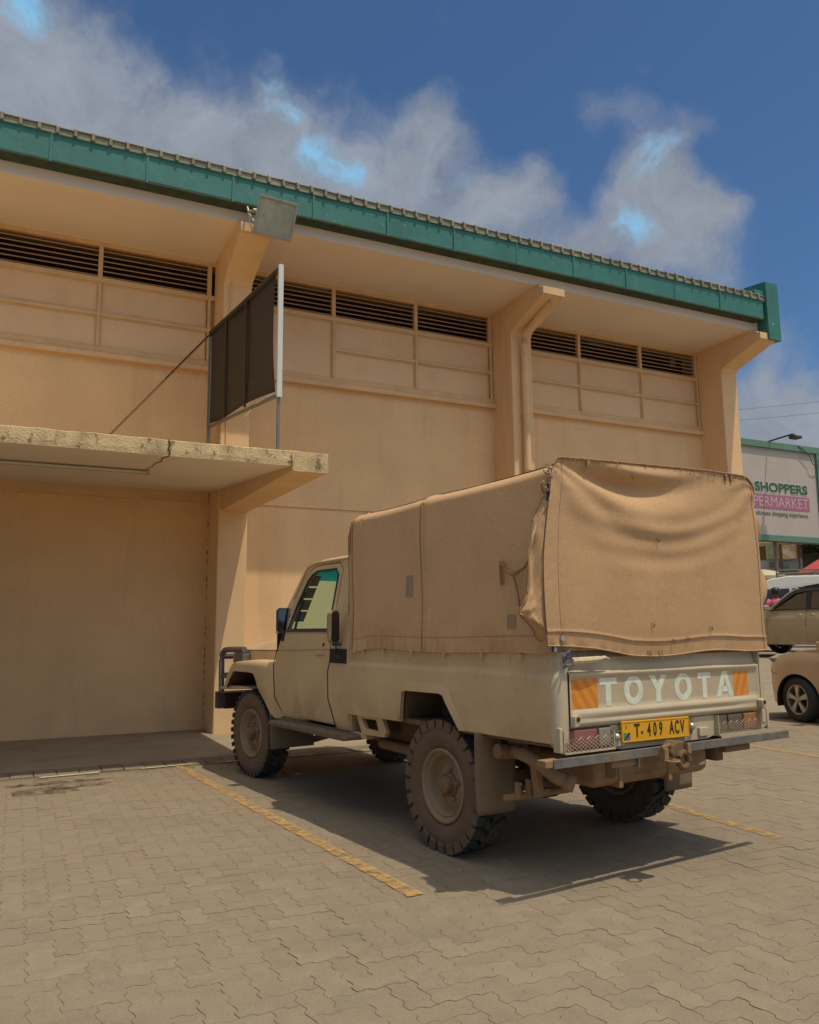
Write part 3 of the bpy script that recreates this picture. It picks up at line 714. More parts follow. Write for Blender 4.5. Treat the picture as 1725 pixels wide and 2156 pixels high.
M['bar'] = mat('grey_bar_steel', (.20, .20, .19), .35, .10, 12, metal=.6, dirt=[((.22, .16, .10), 9, .5, .75, .5, (1, 1, 1))])
M['galv'] = mat('scuffed_galvanised', (.155, .15, .135), .55, .28, 14, metal=.2, dirt=[((.30, .22, .14), 6, .5, .72, .6, (1, 1, 1)), ((.10, .10, .10), 20, .62, .75, .6, (1, .3, 1))])
M['chrome'] = mat('bolt_metal', (.55, .52, .46), .3, .05, 8, metal=.8)
M['orange'] = mat('orange_lens', (.70, .16, .02), .3, .05, 8)
M['red'] = mat('dusty_red_lens', (.25, .075, .065), .5, .10, 12, dirt=[((.33, .22, .15), 7, .5, .8, .55, (1, 1, 1))])
M['clearlens'] = mat('dusty_clear_lens', (.27, .25, .20), .5, .12, 12)
M['darklens'] = mat('dark_lens', (.13, .095, .06), .4, .15, 12)
M['amber'] = mat('amber_lens', (.34, .15, .05), .45, .1, 12)
M['wire'] = mat('guard_wire', (.44, .35, .26), .6, .1, 12, metal=.3)
M['glass'] = glass('side_glass', (.84, .97, .86), .01)
M['glass_ws'] = glass('windscreen_glass', (.66, .93, .98), .0)
M['glass_tint'] = glass('tint_band', (.0, .42, .80), .04)
M['mirror'] = mat('mirror_glass', (.35, .40, .42), .08, .05, 8, metal=1.0)
M['letter'] = mat('white_letter_film', (.70, .72, .60), .45, .10, 12, dirt=[((.50, .52, .38), 18, .45, .7, .6, (1, 1, 1))])
def paint_x(y, z):   # x (negative side) of the bed skin
    if z > 1.135: return -.862-.0*(z-1.135)
    if z > 1.10: return -.862-(1.135-z)/.035*.026
    return -.888-.004*math.sin((1.10-z)/.34*math.pi)
def mir(f): return lambda y, z: -f(y, z)
for sgn in (-1, 1):
    fx = paint_x if sgn < 0 else mir(paint_x)
    out = [(1.15, 1.235), (-1.045, 1.235), (-1.06, 1.22), (-1.06, .775), (-1.045, .764), (-.27, .757), (-.16, .880), (-.12, .940), (-.098, .956), (-.055, .966), (.337, .962), (.372, .953), (.386, .938), (.410, .80), (.414, .75), (1.155, .737)]
    b = panel(out, fx, .025, zcuts=(.80, .85, .9, .95, 1.0, 1.05, 1.09, 1.10, 1.112, 1.124, 1.135, 1.15, 1.2), ycuts=(-.8, -.5, -.2, .1, .5, .8))
    b.build('bed_side', M['paint'], tr, smooth=True, angle=50, bevel=.004)
    # pressed wheel-arch lip
    b = MB(); arch = [(.412, .76), (.386, .938), (.337, .962), (-.055, .966), (-.098, .956), (-.138, .905), (-.268, .760)]
    o1 = [(sgn*.900, y, z) for y, z in arch]
    b.tube(o1, .006, 6); b.build('arch_lip', M['paint'], tr, smooth=True)
    if True:   # flared band pressed round the opening
        off = []
        for k, (y, z) in enumerate(arch):
            p0 = Vector(arch[max(k-1, 0)]); p1 = Vector(arch[min(k+1, len(arch)-1)]); t = (p1-p0).normalized(); n_ = Vector((t.y, -t.x))
            off.append(Vector((y, z))+n_*(-.062 if n_.y < 0 or (abs(n_.y) < .3 and (Vector((y, z))+n_*.05-Vector((.07, .8))).length < (Vector((y, z))-Vector((.07, .8))).length) else .062))
        off = [Vector((y+(.0 if k else 0), z)) for k, (y, z) in enumerate(off)]
        off[0].y = arch[0][1]; off[-1].y = arch[-1][1]
        A1_ = [(sgn*.905, y, z) for y, z in arch]; A2_ = [(sgn*.8895, q.x, q.y) for q in off]; A0_ = [(sgn*.885, y, z) for y, z in arch]
        b = MB(); b.strip(A1_, A2_); b.strip(A0_, A1_); b.build('arch_flare', M['paint'], tr, smooth=True, angle=50)
    # inner wheel arch
    b = MB(); b.strip([(sgn*.86, y, z) for y, z in arch], [(sgn*.55, y, z+.02) for y, z in arch]); b.box(min(sgn*.54, sgn*.55), max(sgn*.54, sgn*.55), -.27, .41, .72, 1.0); b.build('inner_arch', M['chassis'], tr)
    # rear corner pillar with rounded edge
    b = MB(); cs_ = []
    for z in (.765, .80, .9, 1.0, 1.095, 1.112, 1.13, 1.145, 1.235):
        ox = abs(fx(0, z)); ring = []
        for t in (0, 15, 30, 45, 60, 75, 90):
            ring.append((sgn*(ox-.05+.05*math.cos(R(t))), -1.06-.05*math.sin(R(t)), z))
        ring.append((sgn*(.818), -1.110, z)); ring.append((sgn*.812, -1.095, z)); ring.append((sgn*.812, -1.02, z)); cs_.append(ring)
    rws = [[b.v(p) for p in r_] for r_ in cs_]
    for A, B2 in zip(rws, rws[1:]):
        for q in range(len(A)-1): b.face([A[q], A[q+1], B2[q+1], B2[q]])
    b.face(rws[0]); b.face(rws[-1])
    b.build('corner_post', M['paint2'], tr, smooth=True, angle=40)
    # lower corner bracket and lamp side plate
    b = MB(); b.prism([(sgn*.80, .765), (sgn*.885, .765), (sgn*.862, .742), (sgn*.80, .715)], 'y', -1.105, -1.03); b.build('corner_gusset', M['paint2'], tr, bevel=.006)
    b = MB(); b.box(min(sgn*.862, sgn*.885), max(sgn*.862, sgn*.885), -1.112, -1.06, .725, .85); b.build('lamp_side_plate', M['paint2'], tr, bevel=.004)
# bed floor, front board, top rails
MB().box(-.85, .85, -1.05, 1.13, .74, .77).build('bed_floor', M['chassis'], tr)
MB().box(-.86, .86, 1.12, 1.15, .77, 1.23).build('bed_headboard', M['paint'], tr)
# tailgate with pressed panel
tg = empty('tailgate', (0, 0, 0)); tg.parent = tr
def tg_y(u, z):
    """rear face of tailgate at across-position x and height z"""
    y = -1.112
    if z > 1.135: y += .028+.012*min((z-1.135)/.05, 1)
    elif z > 1.118: y += .028*(z-1.118)/.017
    if z < .865: y += .02*((.865-z)/.025)**2
    # recessed letter panel
    def inside(v, lo, hi, w): return min(max((v-lo)/w, 0), 1)*min(max((hi-v)/w, 0), 1)
    y += .016*inside(u, -.826, .822, .02)*inside(z, .915, 1.108, .022)
    y += .008*inside(u, -.78, .78, .02)*inside(z, .872, .902, .012)
    return y
b = MB(); zs = [.842, .852, .862, .868, .874, .884, .892, .902, .908, .915, .926, .937, .96, 1.0, 1.06, 1.086, 1.097, 1.108, 1.115, 1.118, 1.122, 1.13, 1.136, 1.15, 1.18, 1.195, 1.20]
xs_ = [-.806, -.80, -.79, -.78, -.76, -.4, 0, .4, .76, .78, .79, .80, .806]
xs_ = [-.806, -.802, -.797, -.787, -.777, -.5, -.2, .2, .5, .777, .787, .797, .802, .806]
def tgy2(x, z):
    if abs(x) > .797: return tg_y(9, z)
    return tg_y(x*(.826/.797), z)
rows = [[b.v((x, tgy2(x, z), z)) for z in zs] for x in xs_]
for A, B2 in zip(rows, rows[1:]):
    for q in range(len(zs)-1): b.face([A[q], B2[q], B2[q+1], A[q+1]])
b.build('skin', M['paint2'], tg, smooth='all')
MB().box(-.806, .806, -1.07, -1.035, .845, 1.198).build('inner_skin', M['paint2'], tg, bevel=.01)
# dusty ledge below the canopy
b = MB(); b.prism([(-1.085, 1.198), (-1.075, 1.235), (-1.02, 1.235), (-1.02, 1.198)], 'x', -.808, .808); b.build('top_cap', mat('dust_film', (.27, .20, .13), .95, .25, 12, coords='Object'), tg, bevel=.006)
LY = -1.0975
def letter(ch, x0, x1):
    z0, z1 = .940, 1.088; w = x1-x0; t = .040; P = []
    zz = z1-z0
    b = MB()
    def pl(pts): b.prism([(x, z) for x, z in pts], 'y', LY, LY+.0015)
    if ch == 'T':
        pl([(x0, z1-.036), (x0, z1), (x1, z1), (x1, z1-.036)]); c = (x0+x1)/2; pl([(c-t/2, z0), (c-t/2, z1-.0362), (c+t/2, z1-.0362), (c+t/2, z0)])
    elif ch == 'O':
        c = ((x0+x1)/2, (z0+z1)/2); n_ = 30; O_ = []; I_ = []
        for k in range(n_):
            a = 2*math.pi*k/n_; O_.append((c[0]+w/2*math.cos(a), c[1]+(zz/2+.004)*math.sin(a))); I_.append((c[0]+(w/2-.040)*math.cos(a), c[1]+(zz/2-.032)*math.sin(a)))
        for k in range(n_): pl([O_[k], O_[(k+1) % n_], I_[(k+1) % n_], I_[k]])
    elif ch == 'Y':
        c = (x0+x1)/2; zm = z0+.068; t2 = .021
        pl([(c-t2, z0), (c-t2, zm), (c+t2, zm), (c+t2, z0)])
        pl([(x0, z1), (x0+.046, z1), (c, zm+.032), (c, zm), (c-t2, zm)]); pl([(x1, z1), (c+t2, zm), (c, zm), (c, zm+.032), (x1-.046, z1)])
    elif ch == 'A':
        c = (x0+x1)/2
        pl([(x0, z0), (c-.022, z1), (c, z1), (c, z1-.040), (x0+.042, z0)]); pl([(x1, z0), (x1-.042, z0), (c, z1-.040), (c, z1), (c+.022, z1)])
        pl([(x0+.047, z0+.028), (x0+.055, z0+.058), (x1-.055, z0+.058), (x1-.047, z0+.028)])
    b.build('letter', M['letter'], tg)
for ch, a_, c_ in (('T', -.575, -.442), ('O', -.387, -.235), ('Y', -.184, -.036), ('O', .028, .179), ('T', .237, .356), ('A', .405, .566)): letter(ch, a_, c_)
# striped orange reflective squares
def stripes(name, ang):
    m_ = bpy.data.materials.new(name); m_.use_nodes = True; n = m_.node_tree.nodes; l = m_.node_tree.links; bs = n['Principled BSDF']; bs.inputs['Roughness'].default_value = .5
    t_ = n.new('ShaderNodeTexCoord'); mp = n.new('ShaderNodeMapping'); mp.inputs['Rotation'].default_value = (0, ang, 0); l.new(t_.outputs['Object'], mp.inputs[0])
    wv = n.new('ShaderNodeTexWave'); wv.inputs['Scale'].default_value = 5.2; wv.inputs['Distortion'].default_value = .6; wv.bands_direction = 'X'; l.new(mp.outputs[0], wv.inputs[0])
    r_ = n.new('ShaderNodeValToRGB'); l.new(wv.outputs['Fac'], r_.inputs[0]); r_.color_ramp.elements[0].position = .42; r_.color_ramp.elements[1].position = .58
    r_.color_ramp.elements[0].color = (.62, .20, .012, 1); r_.color_ramp.elements[1].color = (.68, .27, .035, 1); l.new(r_.outputs[0], bs.inputs['Base Color']); return m_
for nm, x0, x1, an in (('l', -.786, -.590, R(35)), ('r', .572, .786, R(-25))):
    b = MB(); b.box(x0, x1, LY-.0005, LY+.002, .938, 1.104); b.build('reflector', stripes('reflective_orange_'+('left' if nm == 'l' else 'right'), an), tg, bevel=.001)
for x in (-1, 1):
    b = MB(); b.prism([(x*.812, .850), (x*.812, .905), (x*.790, .918), (x*.765, .905), (x*.778, .855)], 'y', -1.150, -1.112); b.build('hinge', M['paint2'], tg, bevel=.006)
    b = MB(); b.lathe([(-1.154, .012), (-1.149, .012)], (x*.79, 0, .892), 'y', 12); b.build('hinge_eye', M['dark'], tg)
# loose latch tube and blue rag at the top left
b = MB(); b.tube([(-.80, -1.13, 1.185), (-.70, -1.135, 1.188), (-.60, -1.13, 1.192)], .018, 8, rs=[.019, .018, .016]); b.tube([(-.60, -1.13, 1.192), (-.56, -1.13, 1.20), (-.52, -1.125, 1.19)], .01, 6, rs=[.014, .010, .003]); b.build('latch_sleeve', mat('torn_sleeve', (.55, .46, .30), .8, .2, 30), tg, smooth=True)
b = MB()
for k in range(16):
    p = Vector((-.835+rng.gauss(0, .012), -1.125+rng.gauss(0, .008), 1.195+rng.gauss(0, .018))); q = p+Vector((rng.gauss(0, .015), rng.gauss(-.008, .006), rng.gauss(0, .02)))
    b.tube([tuple(p), tuple((p+q)/2+Vector((0, -.004, .002))), tuple(q)], .006, 5)
b.build('rag', mat('blue_grey_rag', (.16, .155, .19), .95, .3, 60), tg, smooth=True, kind='stuff')
b = MB()
for (x, y, l_) in ((-.20, -1.13, .05), (-.13, -1.13, .03), (-.11, -1.135, .045), (-.22, -1.13, .03)):
    b.tube([(x, y, 1.225), (x+.006, y-.004, 1.20), (x-.004, y, 1.225-l_)], .0022, 4)
b.build('loose_threads', M['canvas_edge'], tg, kind='stuff')

# rear panel, lamps, plate
MB().box(-.86, .86, -1.075, -1.045, .735, .842).build('rear_crossmember', M['paint2'], tr, bevel=.004)
b = MB(); b.prism([(-.50, .722), (-.50, .838), (.375, .838), (.375, .722), (.30, .705), (-.42, .705)], 'y', -1.092, -1.076); b.build('plate_panel', M['paint2'], tr, bevel=.004)
for x0, x1 in ((-.50, -.405), (.215, .30)):
    MB().box(x0, x1, -1.108, -1.0925, .724, .775).build('plate_bracket', M['paint2'], tr, bevel=.004)
def lamp(x0, x1, cols):
    L_ = empty('tail_lamp', (0, 0, 0)); L_.parent = tr; z0, z1 = .728, .836
    b = MB(); b.box(x0, x1, -1.085, -1.076, z0, z1); b.build('lamp_body', M['darklens'], L_)
    for (a_, c_, m_) in cols:
        xa, xb = x0+(x1-x0)*a_, x0+(x1-x0)*c_
        MB().box(xa+.004, xb-.004, -1.104, -1.0855, z0+.008, z1-.006).build('lens', m_, L_, bevel=.005)
    # wire guard: diamond mesh over the lower part
    b = MB(); s_ = .030; yy = -1.118; zt = z0+.052
    lo, hi = x0+.006, x1-.006; 
    n_ = int((hi-lo+.06)/s_)+1
    for k in range(-3, n_+1):
        for d in (1, -1):
            xa = lo+k*s_; pts = []
            za, zb = z0-.002, zt+(.008 if (k % 2) else .018)
            xb = xa+d*(zb-za)/.62
            if d < 0: xa, xb = xa+.06, xa+.06-(zb-za)/.62
            p, q = Vector((xa, yy+d*.0015, za)), Vector((xb, yy+d*.0015, zb))
            # clip
            def cl(p, q):
                t0, t1 = 0, 1; dx = q.x-p.x
                for lim, sg in ((lo, 1), (hi, -1)):
                    f0, f1 = sg*(p.x-lim), sg*(q.x-lim)
                    if f0 < 0 and f1 < 0: return None
                    if f0 < 0: t0 = max(t0, f0/(f0-f1))
                    elif f1 < 0: t1 = min(t1, f0/(f0-f1))
                return (p.lerp(q, t0), p.lerp(q, t1)) if t0 < t1 else None
            r_ = cl(p, q)
            if r_: b.tube([tuple(r_[0]), tuple(r_[1])], .0017, 4)
    b.build('lamp_guard', M['wire'], L_)
    b = MB(); b.box(x0-.004, x1+.004, -1.128, -1.086, z0-.010, z0-.003); b.box(x0-.006, x0-.001, -1.12, -1.086, z0-.003, z1); b.box(x1+.001, x1+.006, -1.12, -1.086, z0-.003, z1-.02); b.build('guard_frame', M['paint2'], L_)
lamp(-.857, -.505, ((.0, .72, M['red']), (.73, 1.0, M['clearlens'])))
lamp(.380, .787, ((.0, .25, M['darklens']), (.26, .62, M['darklens']), (.63, 1.0, M['amber'])))
pl = empty('number_plate', (-.166, -1.116, .795)); pl.parent = tr; pl.rotation_euler = (0, R(.6), 0)
M['plate'] = mat('plate_yellow', (.72, .36, .012), .4, .04, 10, coords='Object', dirt=[((.45, .22, .03), 12, .6, .8, .4, (1, 1, 1))])
M['ink'] = mat('plate_black', (.035, .028, .02), .5, .1, 10)
MB().box(-.277, .277, -.002, .006, -.056, .056).build('plate_sheet', M['plate'], pl, bevel=.003)
b = MB()
for (x0, x1, z0, z1) in ((-.274, .274, .049, .053), (-.274, .274, -.053, -.049), (-.274, -.270, -.049, .049), (.270, .274, -.049, .049)): b.box(x0, x1, -.0045, -.0022, z0, z1)
b.build('plate_rim', M['plate'], pl)
rotp = Matrix.Rotation(R(90), 3, 'X')
text_mesh('T', 'plate_character', .098, Vector((-.158, -.0032, 0)), rotp, M['ink'], pl, sx=.74, offset=.002)
b = MB(); b.lathe([(-.0045, .008), (-.0022, .008)], (-.118, 0, -.008), 'y', 12); b.build('plate_dot', M['ink'], pl)
for ch, x in (('4', -.062), ('0', -.014), ('9', .034), ('A', .125), ('C', .170), ('V', .216)):
    text_mesh(ch, 'plate_character', .098, Vector((x, -.0032, 0)), rotp, M['ink'], pl, sx=.56, offset=.002)
for nm, pts, c_ in (('g', [(-.262, -.042), (-.262, -.004), (-.232, -.004)], (.05, .28, .10)), ('b', [(-.252, -.042), (-.214, -.042), (-.214, -.012)], (.05, .14, .45)), ('k', [(-.262, -.042), (-.255, -.042), (-.214, -.011), (-.214, -.004), (-.225, -.004)], (.03, .03, .03))):
    b = MB(); b.prism(pts, 'y', -.0036-(0.0004 if nm == 'k' else 0), -.0022); b.build('plate_flag', mat('flag_'+nm, c_, .5, .02), pl)
b = MB(); b.lathe([(-.003, .010), (-.0022, .010)], (-.240, 0, .026), 'y', 12); b.build('plate_hole', mat('plate_hole', (.40, .19, .01), .5), pl)
for x, z in ((-.470, .776), (.145, .790)):
    b = MB(); b.prism([(x-.012, z+.048), (x+.022, z+.045), (x+.030, z-.01), (x+.012, z-.045), (x-.012, z-.045), (x-.028, z-.01)], 'y', -1.100, -1.0925); b.build('bolt_plate', M['galv'], tr, bevel=.003)
    b = MB(); b.lathe([(-1.127, .0), (-1.125, .010), (-1.120, .017), (-1.110, .021), (-1.100, .023)], (x, 0, z), 'y', 20); b.build('round_bolt', M['chrome'], tr, smooth='all')
# rear bumper: long angle iron
rb = empty('rear_bumper', (0, 0, 0)); rb.parent = tr
b = MB(); b.prism([(-1.172, .666), (-1.172, .710), (-1.160, .712), (-1.160, .706), (-1.166, .704), (-1.166, .672), (-1.12, .672), (-1.12, .666)], 'x', -.985, .985); b.build('angle_iron', M['galv'], rb, bevel=.0015)
b = MB(); b.box(-1.035, -.93, -1.165, -1.10, .672, .708); b.build('end_block', M['chassis_l'], rb, bevel=.004)
MB().box(-.56, -.36, -1.150, -1.145, .628, .668).build('hanging_plate', M['chassis_l'], rb)
MB().box(-.378, -.372, -1.17, -1.12, .618, .668).build('hanging_tab', M['galv'], rb)
MB().box(.385, .615, -1.150, -1.10, .625, .668).build('hanging_plate', M['chassis'], rb, bevel=.003)
# tow hook
th = empty('tow_hook', (-.125, -1.19, .69)); th.parent = tr
b = MB(); b.prism([(-.075, -.005), (-.055, .03), (-.02, .052), (.035, .046), (.055, .03), (.058, -.02), (.0, -.02), (-.06, -.03)], 'y', -.05, .03); b.build('hook_body', M['chassis'], th, bevel=.008)
b = MB(); b.prism([(.03, .046), (.058, .030), (.062, -.022), (.034, -.012)], 'y', -.075, .035); b.build('hook_cap', M['chassis_l'], th, bevel=.004)
b = MB()
def torus(b, c, R0, r0, ax, n1=26, n2=8, a0=0, a1=360):
    pts = []
    for k in range(n1+1):
        t = R(a0+(a1-a0)*k/n1)
        pts.append(tuple(Vector(c)+ {'y': Vector((R0*math.cos(t), 0, R0*math.sin(t))), 'z': Vector((R0*math.cos(t), R0*math.sin(t), 0)), 'x': Vector((0, R0*math.cos(t), R0*math.sin(t)))}[ax]))
    b.tube(pts, r0, n2, caps=(a1-a0 < 359))
torus(b, (.012, -.055, -.048), .040, .017, 'y'); b.build('hook_ring', M['chassis'], th, smooth='all')
b = MB(); torus(b, (-.085, -.06, -.045), .036, .0075, 'z', 20, 8); b.build('safety_ring', M['chassis_l'], th, smooth='all')
b = MB(); b.box(-.115, -.080, -.04, .0, -.05, .02); b.tube([(-.115, -.02, .02), (-.06, -.03, .034)], .012, 8); b.build('hook_lug', M['chassis_l'], th, bevel=.005)

# wheels
def lug(b, a, xo, wx, r0, r1, wa, skew):
    """one tread block at angle a"""
    P = []
    for (x, da) in ((xo, 0), (xo+wx, skew)):
        for s in (-.5, .5):
            for r_ in (r0, r1):
                t = a+da+s*wa*(1 if r_ == r0 else .8); P.append(b.v((x, r_*math.cos(t), r_*math.sin(t))))
    for q in ((0, 1, 3, 2), (4, 6, 7, 5), (0, 4, 5, 1), (2, 3, 7, 6), (1, 5, 7, 3)): b.face([P[i] for i in q])
def make_wheel(kind):
    w = empty('wheel', (0, 0, 0)); w.parent = tr
    Rr = .391; hw = .105   # outer face towards -x
    b = MB(); prof = [(-.085, .225), (-.100, .245), (-.112, .29), (-.113, .325), (-.106, .355), (-.095, Rr-.014), (-.07, Rr-.012), (0, Rr-.010), (.07, Rr-.012), (.095, Rr-.014), (.106, .355), (.113, .325), (.112, .29), (.100, .245), (.085, .225)]
    b.m = 0
    b.lathe(prof, (0, 0, 0), 'x', 64, cap=False)
    for f_ in b.bm.faces:
        c_ = f_.calc_center_median(); rr = math.hypot(c_.y, c_.z)
        f_.material_index = 1 if (rr < .345 or abs(c_.x) > .098) else 0
    b.m = 0
    n_ = 26 if kind == 'rear' else 34
    for k in range(n_):
        a = 2*math.pi*k/n_; d = 2*math.pi/n_
        h_ = .402
        if kind == 'rear':
            lug(b, a, -.112, .055, Rr-.03, h_, d*.80, .03); lug(b, a+.05, -.052, .048, Rr-.02, h_, d*.70, .10)
            lug(b, a+d*.5, .112, -.055, Rr-.03, h_, d*.80, .03); lug(b, a+d*.5+.05, .052, -.048, Rr-.02, h_, d*.70, .10)
            for sx in (-1, 1):   # shoulder fins
                aa = a if sx < 0 else a+d*.5; P = []
                b.m = 1
                for s in (-.41, .41):
                    for (x, r_) in ((.108, .335), (.1165, .345), (.1155, .398), (.105, .400)):
                        t = aa+s*d*.9; P.append(b.v((sx*x, r_*math.cos(t), r_*math.sin(t))))
                for q in ((0, 1, 5, 4), (1, 2, 6, 5), (2, 3, 7, 6), (0, 3, 2, 1), (4, 5, 6, 7)): b.face([P[i] for i in q])
                b.m = 0
        else:
            h_ = .400
            lug(b, a, -.110, .045, Rr-.02, h_, d*.62, .02); lug(b, a+d*.5, -.060, .05, Rr-.02, h_, d*.62, .03)
            lug(b, a, -.006, .05, Rr-.02, h_, d*.62, -.03); lug(b, a+d*.5, .110, -.055, Rr-.02, h_, d*.62, .02)
    b.build('tyre', [M['tyre'], M['tyre_wall']], w, smooth=True, angle=28)
    b = MB()
    if kind == 'rear': prof = [(-.085, .226), (-.100, .223), (-.103, .212), (-.096, .203), (-.080, .198), (-.076, .186), (-.082, .181), (-.074, .175), (-.040, .168), (-.018, .160), (-.012, .150), (-.022, .125), (-.030, .098), (-.034, .080), (-.034, .0)]
    else: prof = [(-.085, .226), (-.098, .222), (-.100, .208), (-.088, .198), (-.078, .196), (-.06, .176), (-.04, .170), (-.015, .160), (-.030, .125), (-.050, .10), (-.052, .0)]
    b.lathe(prof, (0, 0, 0), 'x', 48, cap=False); b.lathe([(.085, .226), (.098, .222), (.09, .20), (.02, .17), (.018, .06)], (0, 0, 0), 'x', 32, cap=False)
    b.build('rim', M['rim'], w, smooth=True, angle=45)
    b = MB()
    if kind == 'rear': b.lathe([(-.034, .078), (-.046, .074), (-.052, .058), (-.082, .054), (-.090, .048), (-.094, .030), (-.094, .0)], (0, 0, 0), 'x', 24); x_n = -.036
    else: b.lathe([(-.052, .085), (-.062, .08), (-.068, .058), (-.115, .052), (-.125, .045), (-.130, .020), (-.130, 0)], (0, 0, 0), 'x', 24); x_n = -.064
    b.build('hub', M['hub'], w, smooth=True, angle=40)
    for k in range(5):
        a = R(72*k+18); b = MB(); c_ = (0, .098*math.cos(a), .098*math.sin(a)) if kind == 'front' else (0, .090*math.cos(a), .090*math.sin(a))
        b.lathe([(x_n+.006, .013), (x_n-.014, .013), (x_n-.018, .008), (x_n-.024, .007), (x_n-.024, 0)], c_, 'x', 6); b.build('wheel_nut', M['rim'], w)
    if kind == 'front':
        for k in range(6):
            a = R(60*k); b = MB(); b.lathe([(-.112, .009), (-.128, .009), (-.128, 0)], (0, .040*math.cos(a), .040*math.sin(a)), 'x', 6); b.build('hub_bolt', M['hub'], w)
    return w
WB_ = 3.18
wr = make_wheel('rear'); wr.location = (-.748, 0, .398); wr.rotation_euler = (R(7), 0, 0)
w2 = copy_tree(wr, tr); w2.location = (.748, 0, .398); w2.rotation_euler = (R(3), 0, math.pi)
wf = make_wheel('front'); wf.location = (-.742, WB_, .398); wf.rotation_euler = (0, 0, R(5))
w3 = copy_tree(wf, tr); w3.location = (.742, WB_, .398); w3.rotation_euler = (0, 0, math.pi+R(5))

# undercarriage
for sgn in (-1, 1):
    b = MB(); b.box(sgn*.46-.035, sgn*.46+.035, -1.05, 3.7, .56, .70); b.build('chassis_rail', M['chassis'], tr, bevel=.008)
    ls = MB()
    for q, (l_, dz) in enumerate(((.70, 0), (.62, -.011), (.50, -.022), (.38, -.033), (.26, -.044))):
        pts = [(sgn*.50, y, .385+dz+.12*(abs(y)/.7)**2) for y in [l_*t/6 for t in range(-6, 7)]]
        ls.strip([(p[0]-.032, p[1], p[2]) for p in pts], [(p[0]+.032, p[1], p[2]) for p in pts]); ls.strip([(p[0]-.032, p[1], p[2]-.009) for p in pts], [(p[0]+.032, p[1], p[2]-.009) for p in pts])
        ls.strip([(p[0]-.032, p[1], p[2]) for p in pts], [(p[0]-.032, p[1], p[2]-.009) for p in pts])
    ls.build('leaf_spring', M['chassis_l'], tr)
    b = MB()
    for y in (-.06, .06): b.tube([(sgn*.50-.045, y, .46), (sgn*.50-.045, y, .30)], .009, 6); b.tube([(sgn*.50+.045, y, .46), (sgn*.50+.045, y, .30)], .009, 6)
    b.box(sgn*.50-.06, sgn*.50+.06, -.08, .08, .295, .31); b.build('spring_clamp', M['chassis_l'], tr)
    b = MB(); b.tube([(sgn*.60, .12, .34), (sgn*.55, .22, .74)], .028, 10); b.build('shock_absorber', M['chassis'] if sgn < 0 else mat('orange_damper', (.35, .07, .02), .7, .2, 9), tr, smooth=True)
    # mud flaps
    fy = -.425
    def flapf(u, v, sgn=sgn): return (sgn*((.90 if sgn < 0 else .965)-.28*u)+sgn*(.03*(1-v)*(1-u)), fy-.03*(1-v)**2-.012*math.sin(u*math.pi), .765-(.465 if sgn < 0 else .505)*v)
    b = MB(); b.grid(flapf, 8, 12); b.build('mud_flap', M['flap'], tr, smooth='all', thick=.010)
    b = MB(); b.tube([(sgn*.80, fy-.025, .775), (sgn*.75, fy-.035, .70), (sgn*.705, fy-.03, .655), (sgn*.70, fy-.03, .60)], .014, 8); b.build('flap_stay', M['chassis_l'], tr, smooth=True)
    b = MB(); b.grid(lambda u, v: (sgn*(.88-.42*u), 2.62-.03*v, .62-.30*v), 4, 6); b.build('mud_flap', M['flap'], tr, thick=.010)
b = MB(); b.tube([(-.64, 0, .398), (-.18, 0, .398)], .048, 14); b.tube([(.64, 0, .398), (.18, 0, .398)], .048, 14); b.lathe([(-.20, .05), (-.13, .12), (-.05, .165), (.05, .165), (.13, .12), (.20, .05)], (0, 0, .398), 'x', 20); b.lathe([(-.12, .0), (-.10, .13), (0, .15)], (0, 0, .398), 'y', 20); b.build('rear_axle', M['chassis'], tr, smooth=True)
b = MB(); b.tube([(-.66, WB_, .40), (.66, WB_, .40)], .045, 12); b.lathe([(-.14, .05), (-.05, .12), (.05, .12), (.14, .05)], (.18, WB_, .40), 'x', 16)
b.tube([(-.40, WB_-.05, .38), (-.42, WB_-.5, .36), (-.44, WB_-.95, .46)], .03, 8); b.tube([(.40, WB_-.05, .38), (.42, WB_-.5, .36), (.44, WB_-.95, .46)], .03, 8); b.build('front_axle', M['chassis'], tr, smooth=True)
b = MB(); b.tube([(0, .12, .42), (0, 1.6, .50), (0, 2.0, .55)], .035, 10); b.build('propeller_shaft', M['chassis'], tr, smooth=True)
b = MB(); b.box(-.16, .16, 1.7, 2.5, .46, .74); b.box(-.25, .25, 2.5, 3.5, .52, .9); b.build('gearbox', M['dark'], tr, bevel=.05)
b = MB(); b.box(-.82, .82, .95, 1.0, .60, .70); b.box(-.50, .50, 1.55, 1.63, .50, .58); b.box(-.5, .5, -.62, -.56, .58, .68); b.build('crossmember', M['chassis'], tr, bevel=.01)
b = MB(); b.tube([(-.83, -.53, .665), (-.30, -.56, .62)], .042, 14); b.build('round_crossbar', M['chassis_l'], tr, smooth=True)
b = MB()
for x in (-.70, -.56): MB().box(x-.03, x+.03, -.62, -.50, .68, .745).build('hanger', M['chassis_l'], tr, bevel=.006)
b.prism([(-.77, .64), (-.73, .64), (-.70, .44), (-.74, .44)], 'y', -.78, -.73); b.build('hanger', M['chassis_l'], tr, bevel=.006)
# tank between the rails
b = MB(); prof = []
for k in range(20):
    a = 2*math.pi*k/20; prof.append((-.78+.26*max(-1, min(1, 1.3*math.cos(a))), .585+.085*max(-1, min(1, 1.25*math.sin(a)))))
b.prism(prof, 'x', -.56, .36); b.build('fuel_tank', mat('dust_caked_tank', (.27, .16, .075), .95, .15, 5, coords='Object', dirt=[((.10, .065, .035), 6, .5, .75, .6, (1, 1, 1))]), tr, bevel=.03, smooth=True)
for x in (0, -.40): MB().box(x, x+.03, -1.045, -.52, .495, .675).build('tank_strap', M['chassis_l'], tr)
